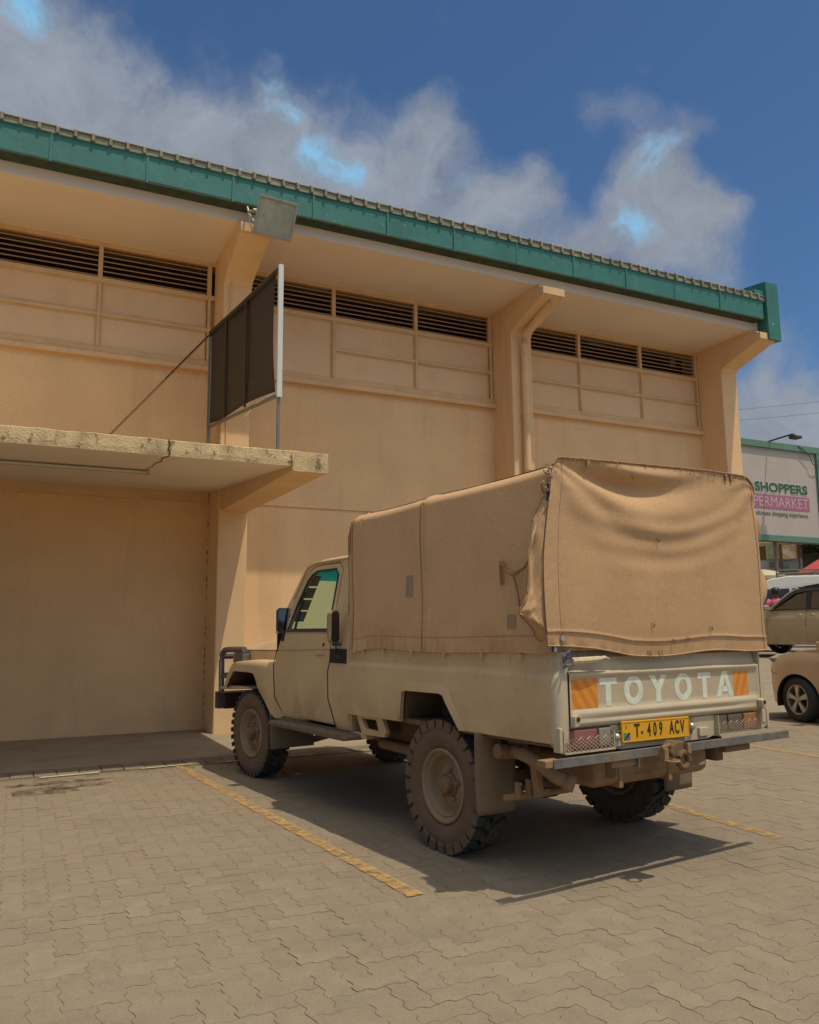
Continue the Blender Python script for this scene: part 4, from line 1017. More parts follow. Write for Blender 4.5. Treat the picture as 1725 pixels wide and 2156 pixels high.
# exhaust
b = MB(); b.tube([(-.56, 1.2, .50), (-.60, .6, .50), (-.60, .45, .56), (-.60, -.2, .60), (-.70, -.5, .66), (-.79, -.74, .665), (-.785, -.84, .635), (-.745, -.92, .575), (-.70, -.965, .545)], .040, 14, caps=False); b.build('exhaust_pipe', M['chassis_l'], tr, smooth=True)
b = MB(); b.tube([(-.715, -.95, .553), (-.675, -.985, .532)], .043, 16, caps=False); b.build('exhaust_tip', M['chassis_l'], tr, smooth=True, thick=.003)
b = MB(); b.tube([(-.45, -.70, .44), (-.86, -.62, .425)], .020, 8); b.box(-.70, -.60, -.72, -.66, .425, .465); b.box(-.73, -.705, -.68, -.65, .42, .52); b.box(-.80, -.775, -.67, -.64, .42, .51); b.build('drop_link', M['chassis_l'], tr, bevel=.004)
b = MB(); b.tube([(.0, -.92, .56), (.30, -.92, .55)], .03, 8); b.box(.01, .08, -1.03, -.95, .52, .66); b.box(.15, .245, -1.0, -.93, .515, .65); b.build('hitch_bracket', M['chassis'], tr, bevel=.006)
# tool bracket below the bed, step board
b = MB(); O_ = [(1.045, .742), (.680, .748), (.628, .655), (.650, .620), (.960, .612)]; I_ = [(.975, .724), (.760, .728), (.728, .660), (.735, .655), (.915, .655)]
for sgn in (-1, 1):
    b = MB()
    for k in range(5):
        q = (k+1) % 5; b.prism([O_[k], O_[q], I_[q], I_[k]], 'x', sgn*.875, sgn*.835)
    b.build('side_bracket', M['paint'], tr, bevel=.006, merge=.0002)
    def stepx(y): return .99
    b = MB(); b.prism([(2.42, .558), (2.42, .582), (2.36, .598), (1.06, .606), (1.0, .598), (1.0, .570), (1.06, .560), (2.36, .552)], 'x', sgn*.985, sgn*.80); b.build('step_board', mat('step_rubber', (.15, .115, .075), .9, .2, 18, .5, 60, coords='Object'), tr, bevel=.012)
    b = MB()
    for y in (1.3, 2.1): b.tube([(sgn*.50, y, .60), (sgn*.65, y, .55), (sgn*.88, y, .555)], .018, 6)
    b.build('step_bracket', M['chassis'], tr)
    b = MB(); b.box(min(sgn*.78, sgn*.86), max(sgn*.78, sgn*.86), .93, 2.46, .575, .618); b.build('sill', M['paint'], tr, bevel=.012)
    MB().box(min(sgn*.5, sgn*.55), max(sgn*.5, sgn*.55), .5, 1.5, .50, .72).build('side_tank', M['chassis'], tr, bevel=.02)

# ------------------------------------------------------------------ cab
def cabx(y, z):
    if z > 1.33: return -(.872-(z-1.33)*.20)
    if z > 1.17: return -.885+.013*((z-1.17)/.16)**2*1.0
    return -.885-.006*math.sin((1.17-z)/.57*math.pi)+.025*max(0, (.68-z)/.08)**2*.5
def cabm(sgn): return cabx if sgn < 0 else (lambda y, z: -cabx(y, z))
zc = (.62, .66, .7, .8, .9, 1.0, 1.1, 1.17, 1.2, 1.25, 1.3, 1.33, 1.45, 1.6, 1.75)
for sgn in (-1, 1):
    fx = cabm(sgn); fxo = lambda y, z, f=fx, s=sgn: f(y, z)
    door = panel([(2.518, 1.048), (2.486, .782), (2.286, .632), (2.282, .618), (1.352, .618), (1.368, .66), (1.474, .833), (1.485, 1.044), (1.455, 1.106), (1.452, 1.333), (2.375, 1.333), (2.455, 1.19)], fx, .03, zcuts=zc).build('door', M['paint'], tr, smooth=True, angle=40, bevel=.005)
    cabp = panel([(1.156, .615), (1.340, .615), (1.356, .66), (1.463, .833), (1.474, 1.044), (1.444, 1.106), (1.441, 1.84), (1.52, 1.905), (1.50, 1.935), (1.156, 1.935)], fx, .03, zcuts=zc).build('cab_corner', M['paint'], tr, smooth=True, angle=40, bevel=.005)
    # A pillar, roof rail
    panel([(1.50, 1.935), (1.52, 1.905), (1.935, 1.905), (2.04, 1.875), (2.12, 1.805), (2.26, 1.575), (2.395, 1.335), (2.56, 1.335), (2.40, 1.56), (2.19, 1.86), (2.12, 1.925), (2.0, 1.94)], fx, .035, zcuts=(1.45, 1.6, 1.75, 1.85)).build('pillar', M['paint'], tr, smooth=True, angle=40, bevel=.006)
    Wl = [(1.505, 1.352), (1.505, 1.80), (1.560, 1.848), (1.90, 1.850), (1.98, 1.828), (2.05, 1.783), (2.177, 1.589), (2.292, 1.352)]
    Ol = [(1.455, 1.336), (1.455, 1.832), (1.530, 1.893), (1.93, 1.893), (2.03, 1.862), (2.105, 1.798), (2.245, 1.57), (2.378, 1.336)]
    # upper door frame as segments round the opening
    b = MB()
    for k in range(8):
        q = (k+1) % 8
        for a_, c_ in ((Wl, Ol),):
            v4 = [(Ol[k]), (Ol[q]), (Wl[q]), (Wl[k])]
            A = [b.v((fx(*p)-0, p[0], p[1])) for p in v4]; B2 = [b.v((fx(*p)-sgn*.03, p[0], p[1])) for p in v4]
            b.face(A); b.face(B2[::-1]); b.face([A[0], A[1], B2[1], B2[0]]); b.face([A[2], A[3], B2[3], B2[2]])
    b.build('window_frame', M['paint'], door, merge=.0005, smooth=True)
    b = MB(); rub = [(fx(*p)+sgn*.001, p[0], p[1]) for p in Wl]; b.tube(rub+[rub[0]], .009, 6); b.tube([(fx(2.16, 1.36)-sgn*.008, 2.165, 1.355), (fx(2.12, 1.69)-sgn*.008, 2.12, 1.685)], .011, 6); b.build('window_rubber', M['black'], door, smooth=True)
    b = MB(); b.poly([(fx(*p)-sgn*.015, p[0], p[1]) for p in Wl]); b.build('window_glass', M['glass'], door)
    b = MB(); b.box(min(fx(0, 1.25)+sgn*.001, fx(0, 1.25)+sgn*.007), max(fx(0, 1.25)+sgn*.001, fx(0, 1.25)+sgn*.007), 1.53, 1.70, 1.148, 1.192)
    hnd = b.build('door_handle', M['paint'], door, bevel=.003); MB().box(min(fx(0, 1.17)+sgn*.006, fx(0, 1.17)+sgn*.0075)-.0, max(fx(0, 1.17)+sgn*.006, fx(0, 1.17)+sgn*.0095), 1.545, 1.685, 1.156, 1.164).build('handle_slot', M['paint_dark'], hnd)
    b = MB(); b.lathe([(-.003, .013), (.003, .013), (.003, 0)], (fx(0, 1.24)+sgn*.004, 1.56, 1.243), 'x', 14); b.build('door_lock', M['black'], door)
    # gaps round the door, and shade painted as a dark line along the waist crease
    b = MB(); b.tube([(fx(y, z)+sgn*.0005, y, z) for y, z in ((2.478, 1.19), (2.538, 1.046), (2.506, .78), (2.30, .626))], .0045, 5); b.tube([(fx(y, z)+sgn*.0005, y, z) for y, z in ((1.447, 1.33), (1.449, 1.106), (1.479, 1.044), (1.468, .833), (1.358, .64), (1.345, .617))], .0045, 5); b.build('door_gap', M['black'], door)
    b = MB(); b.tube([(fx(0, 1.195)+sgn*.001, 1.45, 1.208), (fx(0, 1.185)+sgn*.001, 2.47, 1.183)], .0022, 5); b.build('crease_shade', M['paint_dark'], door)
    # body crease line moulding and drip rail
    b = MB(); b.tube([(fx(0, 1.905)+sgn*.008, 1.20, 1.925), (fx(0, 1.905)+sgn*.010, 1.95, 1.925), (fx(0, 1.87)+sgn*.008, 2.10, 1.895), (fx(0, 1.6)+sgn*.004, 2.27, 1.63)], .010, 6); b.build('drip_rail', M['paint'], tr, smooth=True)
    # B-pillar vent
    vg = MB(); fx0 = fx(0, 1.16); vg.box(min(fx0+sgn*.001, fx0+sgn*.006), max(fx0+sgn*.001, fx0+sgn*.006), 1.17, 1.436, 1.105, 1.215); vgo = vg.build('vent_grille', M['black'], tr, bevel=.002)
    for k in range(5):
        z = 1.117+k*.021; MB().box(min(fx0+sgn*.006, fx0+sgn*.013), max(fx0+sgn*.006, fx0+sgn*.013), 1.178, 1.428, z, z+.008).build('louvre', M['grille'], vgo)
    for y in (1.25, 1.34): MB().box(min(fx0+sgn*.006, fx0+sgn*.012), max(fx0+sgn*.006, fx0+sgn*.012), y, y+.006, 1.112, 1.21).build('vent_bar', M['grille'], vgo)
    # fender with flare
    def fendx(y, z, s=sgn):
        base = .885
        fl_ = 0.03*max(0, min(1, (y-2.62)/.12))*max(0, min(1, (z-.70)/.15))
        top = .022*max(0, (z-1.03)/.045)**2
        return s*(base+fl_-top)
    fen = [(2.526, 1.046), (2.62, 1.072), (2.80, 1.076), (3.10, 1.076), (3.40, 1.060), (3.50, 1.030), (3.60, .945), (3.70, .83), (3.72, .80), (3.665, .80), (3.60, .845), (3.50, .94), (3.47, .958), (3.42, .968), (2.993, .970), (2.94, .958), (2.905, .928), (2.817, .816), (2.70, .70), (2.602, .625), (2.50, .598), (2.42, .600), (2.29, .632), (2.494, .782)]
    panel(fen, fendx, .03, zcuts=(.66, .7, .75, .8, .85, .9, .95, 1.0, 1.03, 1.05, 1.065), ycuts=(2.66, 2.7, 2.76, 2.9, 3.1, 3.3)).build('fender', M['paint'], tr, smooth=True, angle=60, bevel=.004)
    b = MB(); ys = [2.50, 2.62, 2.80, 3.10, 3.40, 3.50, 3.60, 3.70]; zt = [1.046, 1.072, 1.076, 1.076, 1.060, 1.030, .945, .83]
    b.strip([(fendx(y, z), y, z) for y, z in zip(ys, zt)], [(sgn*.735, y, z+.012) for y, z in zip(ys, zt)]); b.build('fender_top', M['paint'], tr, smooth=True, angle=60)
    b = MB(); ar = fen[9:21]; b.strip([(fendx(y, z), y, z) for y, z in ar], [(sgn*.60, y, z) for y, z in ar]); b.box(min(sgn*.58, sgn*.60), max(sgn*.58, sgn*.60), 2.5, 3.75, .62, 1.05); b.build('wheel_well', mat('wheel_well', (.085, .045, .022), .95, .2, 6, coords='Object'), tr)
    # bonnet side and cowl side
    def hx(z, s=sgn): return s*(.735 if z < 1.17 else .735-.0*(z-1.17))
    b = MB(); b.prism([(2.45, 1.05), (3.86, 1.0), (3.90, 1.12), (3.88, 1.160), (2.45, 1.180)], 'x', sgn*.735, sgn*.70); b.build('bonnet_side', M['paint'], tr, bevel=.012)
    b = MB(); b.strip([(sgn*.885, 2.525, 1.045), (sgn*.883, 2.46, 1.19), (sgn*.870, 2.385, 1.333), (sgn*.868, 2.56, 1.335)], [(sgn*.735, 2.70, 1.05), (sgn*.735, 2.62, 1.185), (sgn*.70, 2.60, 1.345), (sgn*.70, 2.62, 1.345)]); b.build('cowl_side', M['paint'], tr, smooth=True, angle=60)
    # lamp pod
    lp = MB().box(min(sgn*.738, sgn*.82), max(sgn*.738, sgn*.82), 3.46, 3.70, 1.052, 1.130).build('corner_lamp', M['bar'], tr, bevel=.008)
    MB().box(min(sgn*.74, sgn*.815), max(sgn*.74, sgn*.815), 3.702, 3.745, 1.040, 1.105).build('indicator_lens', M['orange'], lp, bevel=.006)
    # headlamp on the front face
    b = MB(); b.lathe([(3.93, .095), (3.95, .085), (3.958, .05), (3.96, 0)], (sgn*.52, 0, 1.02), 'y', 24); b.build('headlamp', M['clearlens'], tr, smooth='all')
    # front inner apron above the bumper
    b = MB(); b.prism([(3.16, .808), (3.31, .800), (3.90, .765), (3.94, .790), (3.70, .815), (3.16, .83)], 'x', sgn*.88, sgn*.60); b.build('front_valance', M['paint'], tr, bevel=.008)
# bonnet
def bon(u, v):
    y = 2.60+1.34*u; x = -.735+1.47*v
    zc_ = 1.352-.10*u-.055*u*u if u < .93 else 1.352-.10*.93-.055*.93**2-(u-.93)*.9
    e = abs(x)/.735; edge = 1.180-.016*u
    z = edge+(zc_-edge)*(1-e**6)**.85 if e < 1 else edge
    return (x, y, z)
b = MB(); b.grid(bon, 26, 28); b.build('bonnet', M['paint'], tr, smooth='all')
b = MB(); b.box(-.735, .735, 3.90, 3.94, .80, 1.165); b.build('grille_panel', M['paint'], tr, bevel=.012)
b = MB()
for k in range(5): b.box(-.40, .40, 3.935, 3.95, .92+k*.045, .94+k*.045)
b.build('radiator_grille', M['black'], tr)
# roof
def rf(u, v):
    y = 1.14+1.02*u; x = -.745+1.49*v; e = abs(2*v-1)
    zf = 2.005 if u < .72 else 2.005-.085*((u-.72)/.28)**2
    return (x, y, 1.935+(zf-1.935)*(1-e**3)**.75 if zf > 1.935 else zf*(1)+0)
b = MB(); b.grid(rf, 16, 20); b.build('roof', M['paint'], tr, smooth='all')
b = MB(); b.box(-.87, .87, 1.125, 1.155, .62, 1.93); b.build('cab_back', M['paint'], tr)
# windscreen
def ws(u, v): return ((-.715-.03*(1-v)+2*u*(.715+.03*(1-v))), 2.575-.44*v+.03*math.sin(u*math.pi), 1.36+.54*v)
b = MB(); b.grid(lambda u, v: ws(u, v*.80), 8, 5); wsg = b.build('windscreen', M['glass_ws'], tr, smooth='all')
b = MB(); b.grid(lambda u, v: ws(u, .80+.20*v), 8, 2); b.build('tint_band', M['glass_tint'], wsg, smooth='all')
b = MB(); b.tube([ws(0, 0), ws(.5, 0), ws(1, 0), ws(1, .5), ws(1, 1), ws(.5, 1), ws(0, 1), ws(0, .5), ws(0, 0)], .012, 6); b.build('windscreen_seal', M['black'], wsg, smooth=True)
M['sticker'] = mat('windscreen_disc', (.42, .48, .38), .7, .25, 40, coords='Object')
for k in range(4):
    b = MB(); v0 = .14+.19*k; b.grid(lambda u, v: tuple(Vector(ws(.012+.075*u, v0+.165*v))+Vector((0, -.012, 0))), 2, 2); b.build('windscreen_sticker', M['sticker'], wsg)
b = MB(); b.grid(lambda u, v: tuple(Vector(ws(.30+.04*u, .62+.07*v))+Vector((0, -.012, 0))), 1, 1); b.build('windscreen_sticker', mat('yellow_disc', (.30, .26, .06), .7, .1, 9), wsg)
# interior
MB().box(-.84, .84, 2.56, 2.58, .60, 1.34).build('firewall', M['black'], tr)
b = MB(); b.box(-.80, .80, 2.18, 2.50, 1.02, 1.372); b.build('dashboard', mat('dashboard', (.045, .06, .06), .7, .1, 5, coords='Object'), tr, bevel=.03)
b = MB(); torus(b, (.38, 2.10, 1.22), .19, .013, 'y', 28, 8); b.tube([(.38, 2.10, 1.22), (.38, 2.3, 1.15)], .025, 8); b.build('steering_wheel', M['black'], tr, smooth=True)
for x in (-.42, .42):
    b = MB(); b.box(x-.26, x+.26, 1.42, 1.95, .82, .98); b.box(x-.25, x+.25, 1.28, 1.42, .95, 1.46); b.build('seat', mat('seat_vinyl', (.10, .085, .07), .7, .1, 5, coords='Object'), tr, bevel=.04)
MB().box(-.84, .84, 1.16, 2.7, .60, .64).build('cab_floor', M['black'], tr)
# front bumper and bull bar
b = MB(); b.prism([(4.155, .56), (4.155, .728), (3.90, .728), (3.90, .722), (4.148, .722), (4.148, .565), (4.06, .563), (4.06, .557)], 'x', -.85, .85); b.build('front_bumper', mat('rusty_grey_bumper', (.17, .15, .125), .7, .15, 9, coords='Object', metal=.2, dirt=[((.20, .07, .04), 12, .58, .7, .7, (1, 1, 1))]), tr, bevel=.002)
MB().box(-.82, .82, 3.92, 4.02, .565, .715).build('bumper_shade_block', M['dark'], tr)  # dark block that paints the shade inside the open bumper channel
bb = empty('bull_bar', (0, 0, 0)); bb.parent = tr
def arc(p, q, r_, n_=6): return []
for sgn in (-1, 1):
    b = MB(); b.tube([(sgn*.80, 3.47, 1.172), (sgn*.80, 3.90, 1.166), (sgn*.80, 4.02, 1.156), (sgn*.80, 4.075, 1.135), (sgn*.80, 4.105, 1.10), (sgn*.80, 4.115, 1.05), (sgn*.80, 4.11, .90), (sgn*.80, 4.10, .73)], .030, 14); b.build('hoop_tube', M['bar'], bb, smooth=True)
    b = MB(); b.tube([(sgn*.80, 4.11, .885), (sgn*.80, 3.85, .90)], .022, 10); b.build('brace_tube', M['bar'], bb, smooth=True)
b = MB(); b.tube([(-.80, 4.10, 1.09), (.80, 4.10, 1.09)], .028, 12); b.tube([(-.80, 4.11, .90), (.80, 4.11, .90)], .022, 12); b.build('cross_tube', M['bar'], bb, smooth=True)
# mirrors
def mirror(x0, x1, y, z0, z1, housing, gl_, tilt, arm, name='wing_mirror'):
    mr_ = empty(name, ((x0+x1)/2, y, (z0+z1)/2), tilt); mr_.parent = tr; w, h_ = (x1-x0)/2, (z1-z0)/2
    b = MB(); c_ = .022; pts = [(-w+c_, -h_), (w-c_, -h_), (w, -h_+c_), (w, h_-c_), (w-c_, h_), (-w+c_, h_), (-w, h_-c_), (-w, -h_+c_)]; b.prism(pts, 'y', 0, .03); b.prism([(x*.8, z*.85) for x, z in pts], 'y', .03, .045); b.build('housing', housing, mr_, bevel=.004)
    b = MB(); b.prism([(x*.86, z*.92) for x, z in pts], 'y', -.003, -.0005); b.build('glass', gl_, mr_)
    b = MB()
    for p_ in arm: b.tube(p_, .009, 8)
    b.build('mirror_arm', M['black'], tr, smooth=True)
mirror(-.952, -.822, 2.32, 1.338, 1.553, M['black'], M['mirror'], R(-6), [[(-.86, 2.35, 1.34), (-.855, 2.36, 1.31), (-.86, 2.36, 1.27)]])
b = MB(); b.box(-.885, -.845, 2.33, 2.40, 1.262, 1.335); b.build('mirror_foot', M['black'], tr, bevel=.01)
mirror(.822, .952, 2.32, 1.338, 1.553, M['black'], M['mirror'], R(6), [[(.86, 2.35, 1.34), (.855, 2.36, 1.31), (.86, 2.36, 1.27)]])
M['mir_back'] = mat('dusty_mirror_back', (.30, .205, .14), .6, .1, 9, coords='Object')
mirror(-1.005, -.880, 1.25, 1.258, 1.505, M['mir_back'], mat('dark_mirror', (.05, .045, .045), .15, .05, 8, metal=.4), R(30), [[(-.92, 1.29, 1.26), (-.915, 1.28, 1.20), (-.93, 1.24, 1.155), (-.905, 1.20, 1.14), (-.90, 1.18, 1.16)]], 'spare_mirror')
MB().box(-.945, -.895, 1.24, 1.30, 1.238, 1.262).build('mirror_clamp', M['grille'], tr, bevel=.004)

# ------------------------------------------------------------------ canvas canopy
cv = empty('canvas_canopy', (0, 0, 0)); cv.parent = tr
HOOPS = [-1.09, .09, 1.06]
def topz(y):
    # eave height of the canvas along the side: props at the hoops, slack between
    z = 2.246-.014*(y+1.09)/2.15
    for a_, c_ in ((-1.09, .09), (.09, 1.06)):
        if a_ <= y <= c_:
            t = (y-a_)/(c_-a_); z -= .011*math.sin(math.pi*t)**.8
    return z
def side(sgn, u, v):   # u: front->rear, v: bottom->top
    y = 1.215-2.325*u; zb = 1.222+.006*math.sin(9*u)-.030*math.exp(-((u-.05)/.08)**2); zt = topz(y)
    z = zb+(zt-zb)*v
    x = .882+.018*math.sin(math.pi*v)*math.sin(math.pi*u)*(.5+.5*math.cos(6.2*u))-.012*v
    x += .010*mnoise.noise(Vector((y*1.6, z*1.4, 3.1*sgn)))+.004*mnoise.noise(Vector((y*6, z*3, 7)))
    for hy in (.09,): x += .014*math.exp(-((y-hy)/.05)**2)*v
    # gathers at the bottom hem and front corner
    x += .006*math.sin(y*70+4*mnoise.noise(Vector((y*5, 0, 0))))*math.exp(-(v/.07))
    x += .010*math.sin(y*95)*math.exp(-((y-1.13)/.10)**2)*math.exp(-v/.25)
    if u < .06: x -= .05*((.06-u)/.06)**2; 
    if v > .93: x -= .075*((v-.93)/.07)**2.2
    return (sgn*x, y, z)
for sgn in (-1, 1):
    b = MB(); b.grid(lambda u, v: side(sgn, u, v), 150, 60); b.build('side_canvas', M['canvas_l'], cv, smooth='all')
def topf(u, v):
    y = 1.215-2.325*u; e = 2*v-1; zt = topz(y); x = e*.805
    sag = sum(.035*math.sin(math.pi*min(max((y-a_)/(c_-a_), 0), 1)) for a_, c_ in ((-1.09, .09), (.09, 1.06)))
    z = zt+(.060-sag*(1-e*e))*(1-abs(e)**2.2)
    if u < .06: z -= .06*((.06-u)/.06)**2
    return (x, y, z)
b = MB(); b.grid(topf, 80, 30); b.build('top_canvas', M['canvas'], cv, smooth='all')
b = MB(); b.grid(lambda u, v: ((2*u-1)*.85, 1.215+.01*math.sin(9*v), 1.20+.96*v), 6, 6); b.build('front_canvas', M['canvas_l'], cv, smooth='all')
# hanging rear curtain
def q_(u, z): return (z-1.21)/1.08-.80*(u-.44)**2
def rear(u, v):
    # u left->right, v bottom->top
    zt = 2.262+.050*min(u/.72, 1)-.11*max(0, (u-.91)/.09)**2.4-.045*max(0, (.035-u)/.035)**2
    zb = 1.268-.060*min(1, u/.30)+.012*math.sin(u*11)-.0*u
    if u > .85: zb += .015*(u-.85)/.15
    z = zb+(zt-zb)*v
    x = -.885+1.782*u+.040*math.exp(-(1-u)/.10)*math.exp(-v/.12)-.078*(1-u)**7*math.sin(math.pi*min(1, (1-v)*.62))
    x += -.014*math.sin(math.pi*v)*(1-2*u)   # edges pull in
    if u > .985: x += .0
    s = (z-1.21)/1.08
    q = s-.80*(u-.42)**2
    y = -1.128-.012*math.sin(math.pi*u)*math.sin(math.pi*min(v*1.1, 1))
    y += .075*math.exp(-((q-.865)/.055)**2)*math.exp(-((u-.30)/.24)**2)          # pocket below the top hem
    y -= .040*math.exp(-((q-.955)/.04)**2)*math.exp(-((u-.32)/.30)**2)
    y -= .022*math.exp(-((q-.70)/.12)**2)*math.exp(-((u-.35)/.30)**2)
    y += .010*math.exp(-((q-.53)/.09)**2)*math.exp(-((u-.50)/.25)**2)
    env = math.exp(-((q-.60)/.17)**2)*math.sin(math.pi*u)**1.3
    y += .0040*env*math.cos(2*math.pi*(q*8.5+.25*mnoise.noise(Vector((u*3, v*3, 0)))))
    # long drag folds from the top corners
    a_ = math.atan2(1-v, u+.02); y += .010*math.sin(a_*15+1)*math.exp(-abs(u-.22)/.22)*math.exp(-((1-v)/.5)**2)
    a2 = math.atan2(1-v, 1.02-u); y += .006*math.sin(a2*12)*math.exp(-(1-u)/.25)
    # small wrinkles
    y += .0052*mnoise.noise(Vector((u*6, v*3+u*3, 2)))+.0007*mnoise.noise(Vector((u*30, v*24, 4)))
    y = -1.128+(y+1.128)*(1-.85*v**14)
    # hem gathers along the bottom and left seam
    y += .007*math.sin(u*120+5*mnoise.noise(Vector((u*8, 0, 0))))*math.exp(-v/.02)*math.exp(-u/.18)*1.5
    y -= .010*math.exp(-((v-.075)/.008)**2)*.5
    y += .005*math.exp(-((u-.045)/.006)**2)
    if u > .97: y += .03*((u-.97)/.03)**2
    return (x, y, z)
b = MB(); b.grid(rear, 190, 150); b.build('rear_curtain', M['canvas'], cv, smooth='all')
MB().box(-.865, .865, -1.095, -1.055, 1.236, 1.290).build('rear_rail', mat('dusty_rail', (.40, .31, .20), .9, .2, 12, coords='Object'), cv, bevel=.01)
# stitched hems
b = MB(); b.tube([tuple(Vector(rear(k/60, 1.0))+Vector((0, -.002, .002))) for k in range(61)], .0065, 6); b.build('top_piping', M['canvas_edge'], cv, smooth=True)
b = MB(); b.tube([tuple(Vector(rear(k/80, .075))+Vector((0, -.0015, 0))) for k in range(2, 79)], .0014, 4); b.tube([tuple(Vector(rear(.045, k/60))+Vector((0, -.0015, 0))) for k in range(60)], .0014, 4); b.tube([tuple(Vector(rear(.965, k/60))+Vector((0, -.0015, 0))) for k in range(60)], .0018, 4); b.build('stitching', M['canvas_edge'], cv)
b = MB(); b.tube([tuple(Vector(rear(k/90, 0.0))+Vector((0, 0, 0))) for k in range(91)], .0045, 5); b.build('bottom_hem', M['canvas'], cv, smooth=True)
b = MB()
for k in range(46):
    u = rng.random(); p = Vector(rear(u, 1.0)); q = p+Vector((rng.uniform(-.03, .03), -.012, rng.uniform(-.035, .004))); b.tube([tuple(p+Vector((0, -.006, 0))), tuple((p+q)/2+Vector((rng.uniform(-.006, .006), -.01, 0))), tuple(q)], .0016, 4)
b.build('frayed_threads', M['canvas_edge'], cv, kind='stuff')
for u in (.145, .82, .85):
    b = MB(); p = Vector(rear(u, 1.0)); b.box(p.x-.012, p.x+.012, p.y-.012, p.y-.005, p.z-.045, p.z-.004); b.build('strap_loop', M['canvas_edge'], cv, bevel=.003)
for (u, v) in ((.44, .60), (.40, .16), (.685, .12), (.49, .075), (.56, .078), (.34, .93)):
    b = MB(); p = Vector(rear(u, v)); b.tube([tuple(p+Vector((-.006, -.004, .008))), tuple(p+Vector((.004, -.016, .0))), tuple(p+Vector((0, -.008, -.016)))], .004, 5); b.build('tie', M['canvas_edge'], cv, smooth=True)
# side seams
for yy, m_ in ((.955, .006), (1.085, .004), (.12, .006), (.155, .003)):
    u = (1.215-yy)/2.325; b = MB(); b.tube([tuple(Vector(side(-1, u+.006*math.sin(v_*6/40), v_/40))+Vector((-.002, 0, 0))) for v_ in range(41)], m_, 6); b.build('seam', M['canvas_l'] if m_ > .0045 else M['canvas_edge'], cv, smooth=True)
b = MB(); b.tube([tuple(Vector(side(-1, k/80, .088))+Vector((-.001, 0, 0))) for k in range(3, 80)], .0012, 4); b.build('stitching', M['canvas_edge'], cv)
b = MB(); b.tube([tuple(Vector(side(-1, k/120, 0.0))+Vector((0, 0, 0))) for k in range(121)], .004, 5); b.build('bottom_hem', M['canvas_l'], cv, smooth=True)
b = MB(); b.tube([tuple(Vector(side(-1, 0.0, k/40))+Vector((-.004, .003, 0))) for k in range(41)], .007, 6); b.build('front_piping', M['canvas_edge'], cv, smooth=True)
def patch(y0, y1, z0, z1):
    def f(u, v):
        y = y0+(y1-y0)*u; z = z0+(z1-z0)*v; uu = (1.215-y)/2.325; vv = (z-1.222)/(topz(y)-1.222); p = side(-1, uu, vv); return (p[0]-.003, p[1], p[2])
    b = MB(); b.grid(f, 6, 8); b.build('patch', M['patch'], cv, smooth='all')
patch(.340, .255, 1.575, 1.715); patch(-.718, -.795, 1.350, 1.428)
# loose side flap at the rear left corner
fp = [(-.885, -.936, 2.13), (-.890, -.905, 2.07), (-.89, -.932, 2.0), (-.89, -.972, 1.93), (-.885, -1.005, 1.85), (-.885, -1.03, 1.69), (-.885, -1.052, 1.54), (-.885, -1.10, 1.465), (-.885, -1.105, 1.42), (-.885, -.998, 1.358), (-.885, -.93, 1.30)]
def flp(u, v):
    k = min(int(v*10), 9); t = v*10-k; a_, c_ = fp[k], fp[k+1]; xo = (a_[1]+(c_[1]-a_[1])*t)+.018*math.sin(math.pi*min(1, v*1.6)); z = a_[2]+(c_[2]-a_[2])*t
    xi = rear(.004, 1-v*.95)[0]+.012; x = xi+(xo-xi)*u
    y = -1.115+.022*math.sin(u*math.pi*1.6+v*9)*u+.05*u*u+.012*mnoise.noise(Vector((u*6, v*12, 1)))*3*u
    return (x, y, z-.012*math.sin(u*7+v*20)*u)
b = MB(); b.grid(flp, 14, 60); b.build('loose_flap', M['canvas'], cv, smooth='all', thick=.003)
b = MB(); b.tube([tuple(Vector(flp(1, k/50))) for k in range(51)], .0045, 6); b.build('flap_binding', M['canvas_edge'], cv, smooth=True)
b = MB(); b.tube([(-.897, -1.10, 2.12), (-.900, -1.10, 2.0), (-.897, -1.10, 1.8)], .008, 6); b.tube([(-.897, -1.10, 1.36), (-.902, -1.10, 1.28), (-.898, -1.10, 1.235)], .008, 6); b.build('zip', M['grille'], cv, smooth=True)
b = MB(); b.lathe([(-.004, .016), (.004, .016), (.004, 0)], (-.865, -1.137, 1.305), 'y', 12); b.tube([(-.895, -1.115, 1.27), (-.903, -1.118, 1.235)], .009, 8); b.build('zip_pull', M['chrome'], cv)
b = MB()
for k in range(34):
    p = Vector((-.893+rng.gauss(0, .010), -1.105+rng.gauss(0, .008), 2.13+rng.uniform(-.10, .10))); q = p+Vector((rng.gauss(-.004, .012), rng.gauss(-.004, .008), rng.gauss(0, .02))); b.tube([tuple(p), tuple((p+q)/2+Vector((-.006, 0, 0))), tuple(q)], rng.choice((.003, .005)), 5)
b.build('frayed_corner', mat('frayed_cloth', (.42, .31, .20), .95, .2, 40, coords='Object'), cv, smooth=True, kind='stuff')
b = MB(); st = [(-.905, -.70, 1.73), (-.915, -.77, 1.665), (-.925, -.83, 1.65), (-.91, -.90, 1.68), (-.93, -.97, 1.72)]; b.tube(st, .008, 5, rs=[.012, .006, .014, .007, .008]); b.tube([(-.925, -.83, 1.65), (-.915, -.85, 1.56), (-.905, -.86, 1.45), (-.90, -.87, 1.41)], .006, 5); b.tube([(-.905, -.70, 1.73), (-.905, -.695, 1.68), (-.903, -.70, 1.60)], .008, 5); b.build('strap', M['canvas_edge'], cv, smooth=True)
